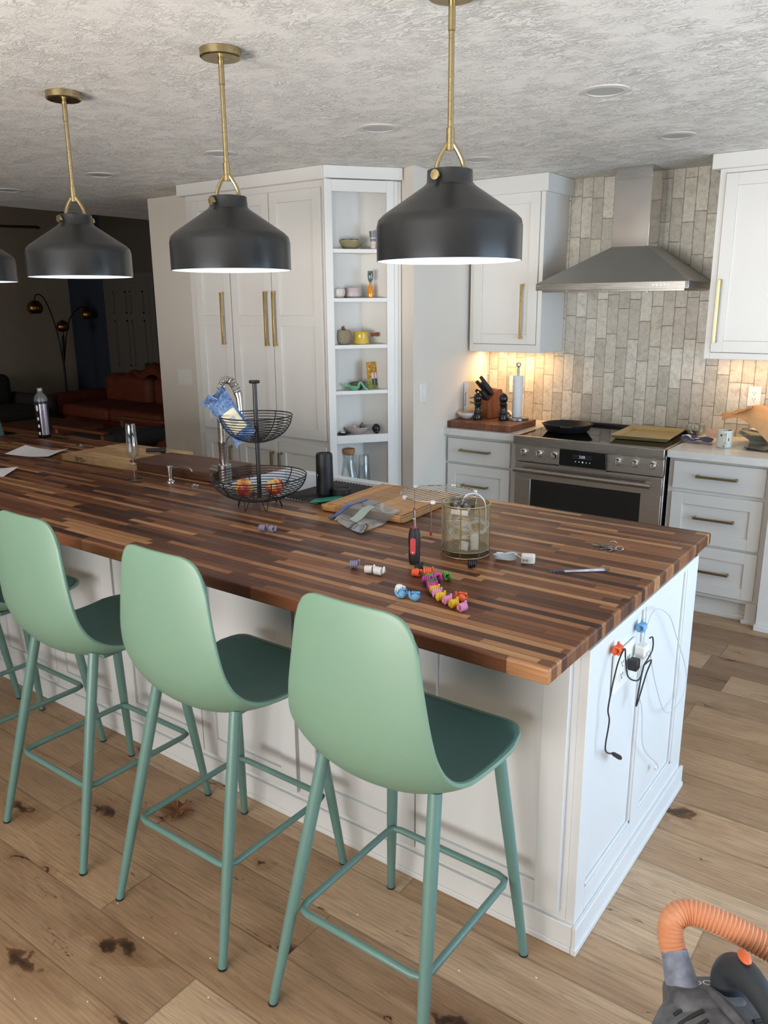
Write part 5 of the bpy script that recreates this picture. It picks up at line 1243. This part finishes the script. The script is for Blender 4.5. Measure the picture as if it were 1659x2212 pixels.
hose = smooth_path([(-.083, .185, .37), (-.087, .20, .395), (-.078, .218, .425), (-.04, .225, .436), (.02, .20, .43), (.09, .165, .41), (.17, .13, .38), (.27, .09, .33), (.40, .05, .22)], 12)
hs = MB(); dense = []
L = [0]
for a, b2 in zip(hose, hose[1:]): L.append(L[-1] + (b2 - a).length)
tot = L[-1]; nseg = int(tot / .0021)
j = 0; rad = []
for i in range(nseg + 1):
    s_ = tot * i / nseg
    while j < len(L) - 2 and L[j + 1] < s_: j += 1
    f = (s_ - L[j]) / (L[j + 1] - L[j]); dense.append(hose[j].lerp(hose[j + 1], f)); rad.append(.0265 + (.0017, 0, -.0017, 0)[i % 4])
t.p('hose', MB().tube(dense, rad, 24), 'hose', ang=60)
hpth = smooth_path([(.004, .105, .33), (.0, .118, .39), (.004, .112, .438), (.016, .07, .462), (.03, .0, .455), (.04, -.08, .425), (.045, -.15, .36), (.045, -.165, .30)], 6)
t.p('handle', MB().tube(hpth, [pwl([(0, .034), (8, .036), (16, .034), (24, .024), (42, .019)], i) for i in range(len(hpth))], 18, M4=Matrix.Scale(.92, 4)), 'vacdark')
t.p('power_switch', MB().ell((.012, .078, .460), (.012, .020, .008), 14, 8), 'vacorange')
# ================================================================== LIVING ROOM
t = T('arc_floor_lamp', 'three-globe brass arc floor lamp in the dark living room', 'floor lamp', (-9.0, 4.56, 0), world=True)
t.p('base', MB().lathe([(.16, 0), (.16, .025), (.02, .035), (.0001, .035)], 32, (-9.0, 4.56, 0)), 'black')
M['lampbrass'] = mat_brushed('dark_brass_globe', (150, 112, 62), .25, (10, 10, 10))
t.p('pole', MB().tube([(-9.0, 4.56, .03), (-9, 4.56, 1.0), (-9.0, 4.585, 1.35)], .014, 10), 'black')
gl = [((-9, 4.245, 1.70), .095, [(-9, 4.56, .9), (-9, 4.52, 1.35), (-9, 4.44, 1.68), (-9, 4.36, 1.84), (-9, 4.28, 1.86), (-9, 4.245, 1.79)]), ((-9, 4.60, 1.46), .082, [(-9, 4.57, 1.0), (-9, 4.60, 1.3), (-9, 4.60, 1.40)]), ((-9, 4.98, 1.61), .085, [(-9, 4.57, 1.0), (-9, 4.66, 1.42), (-9, 4.75, 1.60), (-9, 4.88, 1.70), (-9, 4.98, 1.70)])]
for c, r, arm in gl:
    t.p('arm', MB().tube(smooth_path(arm, 6), .008, 8), 'black')
    s_ = t.p('globe_shade', MB().lathe([(.02 * r / .09, r), (r * .6, r * .8), (r * .92, r * .4), (r, 0), (r * .92, -r * .4), (r * .66, -r * .74), (r * .62, -r * .74), (r * .88, -r * .38), (r * .95, 0), (.0001, r * .94)], 32, c), 'lampbrass')
    t.p('finial', MB().tube([(c[0], c[1], c[2] + r), (c[0], c[1], c[2] + r + .02)], .006, 8), 'lampbrass', parent=s_)
t = T('panel_door', 'closed six-panel door in the dark navy wall', 'door', (-8.2, 5.09, 0), world=True)
ds = MB().box(-8.62, -7.80, 5.065, 5.098, .01, 2.02)
t.p('slab', ds, 'doorpaint', ang=0)
pm = MB()
for x0, x1 in ((-8.52, -8.25), (-8.17, -7.90)):
    for z0_, z1_ in ((1.62, 1.90), (.95, 1.54), (.18, .80)):
        pm.box(x0, x1, 5.055, 5.065, z0_, z0_ + .02).box(x0, x1, 5.055, 5.065, z1_ - .02, z1_).box(x0, x0 + .02, 5.055, 5.065, z0_, z1_).box(x1 - .02, x1, 5.055, 5.065, z0_, z1_)
t.p('panel_moulding', pm, 'doorpaint', ang=0)
t.p('knob', MB().ell((-7.875, 5.02, .98), (.03, .03, .03)).tube([(-7.875, 5.065, .98), (-7.875, 5.02, .98)], .012, 8), 'black')
t.p('casing', MB().box(-8.72, -8.62, 5.07, 5.1, 0, 2.12).box(-7.80, -7.70, 5.07, 5.1, 0, 2.12).box(-8.62, -7.80, 5.07, 5.1, 2.02, 2.12), 'doorpaint', ang=0)
M['greyfab'] = flat('charcoal_fabric', (62, 62, 60), .9, var=.2, nscale=40)
M['rustfab'] = flat('rust_leather', (120, 56, 34), .6, var=.3, nscale=14)
M['tanfab'] = flat('tan_leather', (124, 76, 44), .6, var=.2, nscale=14)
def softbox(x0, x1, y0, y1, z0, z1, r=.05):
    return MB().box(x0, x1, y0, y1, z0, z1)
t = T('sofa', 'charcoal sofa at the foot of the greige living wall', 'sofa', (-8.9, 3.2, 0), world=True)
t.p('base', softbox(-9.35, -8.35, 1.9, 3.92, .08, .42), 'greyfab', bevel=.05, seg=4)
for y0 in (1.92, 2.92): t.p('seat_cushion', softbox(-9.15, -8.32, y0, y0 + .98, .40, .54), 'greyfab', bevel=.05, seg=4)
for y0 in (1.95, 2.95): t.p('back_cushion', softbox(-9.42, -9.12, y0, y0 + .95, .50, .90), 'greyfab', bevel=.09, seg=4)
t.p('arm', softbox(-9.35, -8.4, 3.92, 4.06, .1, .66), 'greyfab', bevel=.06, seg=4)
t = T('sofa', 'rust leather sofa in front of the dark six-panel door', 'sofa', (-7.7, 4.6, 0), world=True)
t.p('base', softbox(-8.55, -6.4, 4.1, 4.95, .08, .42), 'rustfab', bevel=.05, seg=4)
for x0 in (-8.35, -7.4): t.p('seat_cushion', softbox(x0, x0 + .93, 4.05, 4.75, .40, .56), 'rustfab', bevel=.05, seg=4)
for x0 in (-8.4, -7.42): t.p('back_cushion', softbox(x0, x0 + .95, 4.7, 4.98, .48, .88), 'rustfab', bevel=.1, seg=4)
t.p('arm', softbox(-8.75, -8.5, 4.1, 4.95, .1, .66), 'rustfab', bevel=.06, seg=4)
solo('throw_blanket', 'crumpled rust throw heaped on the leather sofa back', 'blanket', MB().grid(20, 12, lambda u, v: (-.45 + .9 * u, -.18 + .36 * v, .13 * sin(pi * u) ** .7 * sin(pi * v) ** .5 + .03 * sin(u * 14 + v * 6)), th=.01), 'rustfab', (-7.35, 4.82, .885))
t = T('coffee_table', 'low wooden table between the living room sofas', 'table', (-7.6, 3.35, 0), world=True)
t.p('top', MB().box(-8.1, -7.05, 3.0, 3.75, .40, .45), 'tanfab', bevel=.01)
for x in (-8.0, -7.15):
    for y in (3.1, 3.65): t.p('leg', MB().tube([(x, y, 0), (x, y, .40)], .022, 10), 'walnutboard')
t = T('lounge_chair', 'grey cushioned lounge chair with wooden arms beside the island', 'armchair', (-5.9, 3.1, 0), world=True)
t.p('seat_cushion', softbox(-6.25, -5.65, 2.75, 3.4, .38, .54), 'greyfab', bevel=.05, seg=4)
t.p('back_cushion', softbox(-5.68, -5.50, 2.78, 3.38, .45, .60), 'greyfab', bevel=.06, seg=4)
for y in (2.70, 3.43):
    t.p('arm', MB().box(-6.3, -5.5, y - .03, y + .03, .60, .63).box(-6.28, -6.24, y - .025, y + .025, 0, .6).box(-5.56, -5.52, y - .025, y + .025, 0, .6), 'teak', bevel=.01)
t = T('ceiling_fan', 'dark ceiling fan with drooping blades in the living room', 'fan', (-8.0, 3.05, 2.95), world=True)
t.p('motor', MB().lathe([(.02, 2.94), (.02, 2.72), (.11, 2.70), (.12, 2.58), (.06, 2.54), (.0001, 2.54)], 32, (-8.0, 3.05, 0)), 'black')
for i in range(5):
    a = 2 * pi * i / 5 + radians(62); mb = MB().prism([(.12, -.04), (.62, -.07), (.66, 0), (.62, .07), (.12, .04)], -.006, .006, TM((-8.0, 3.05, 2.54), rz=math.degrees(a), rx=16))
    t.p('blade', mb, 'walnutboard')
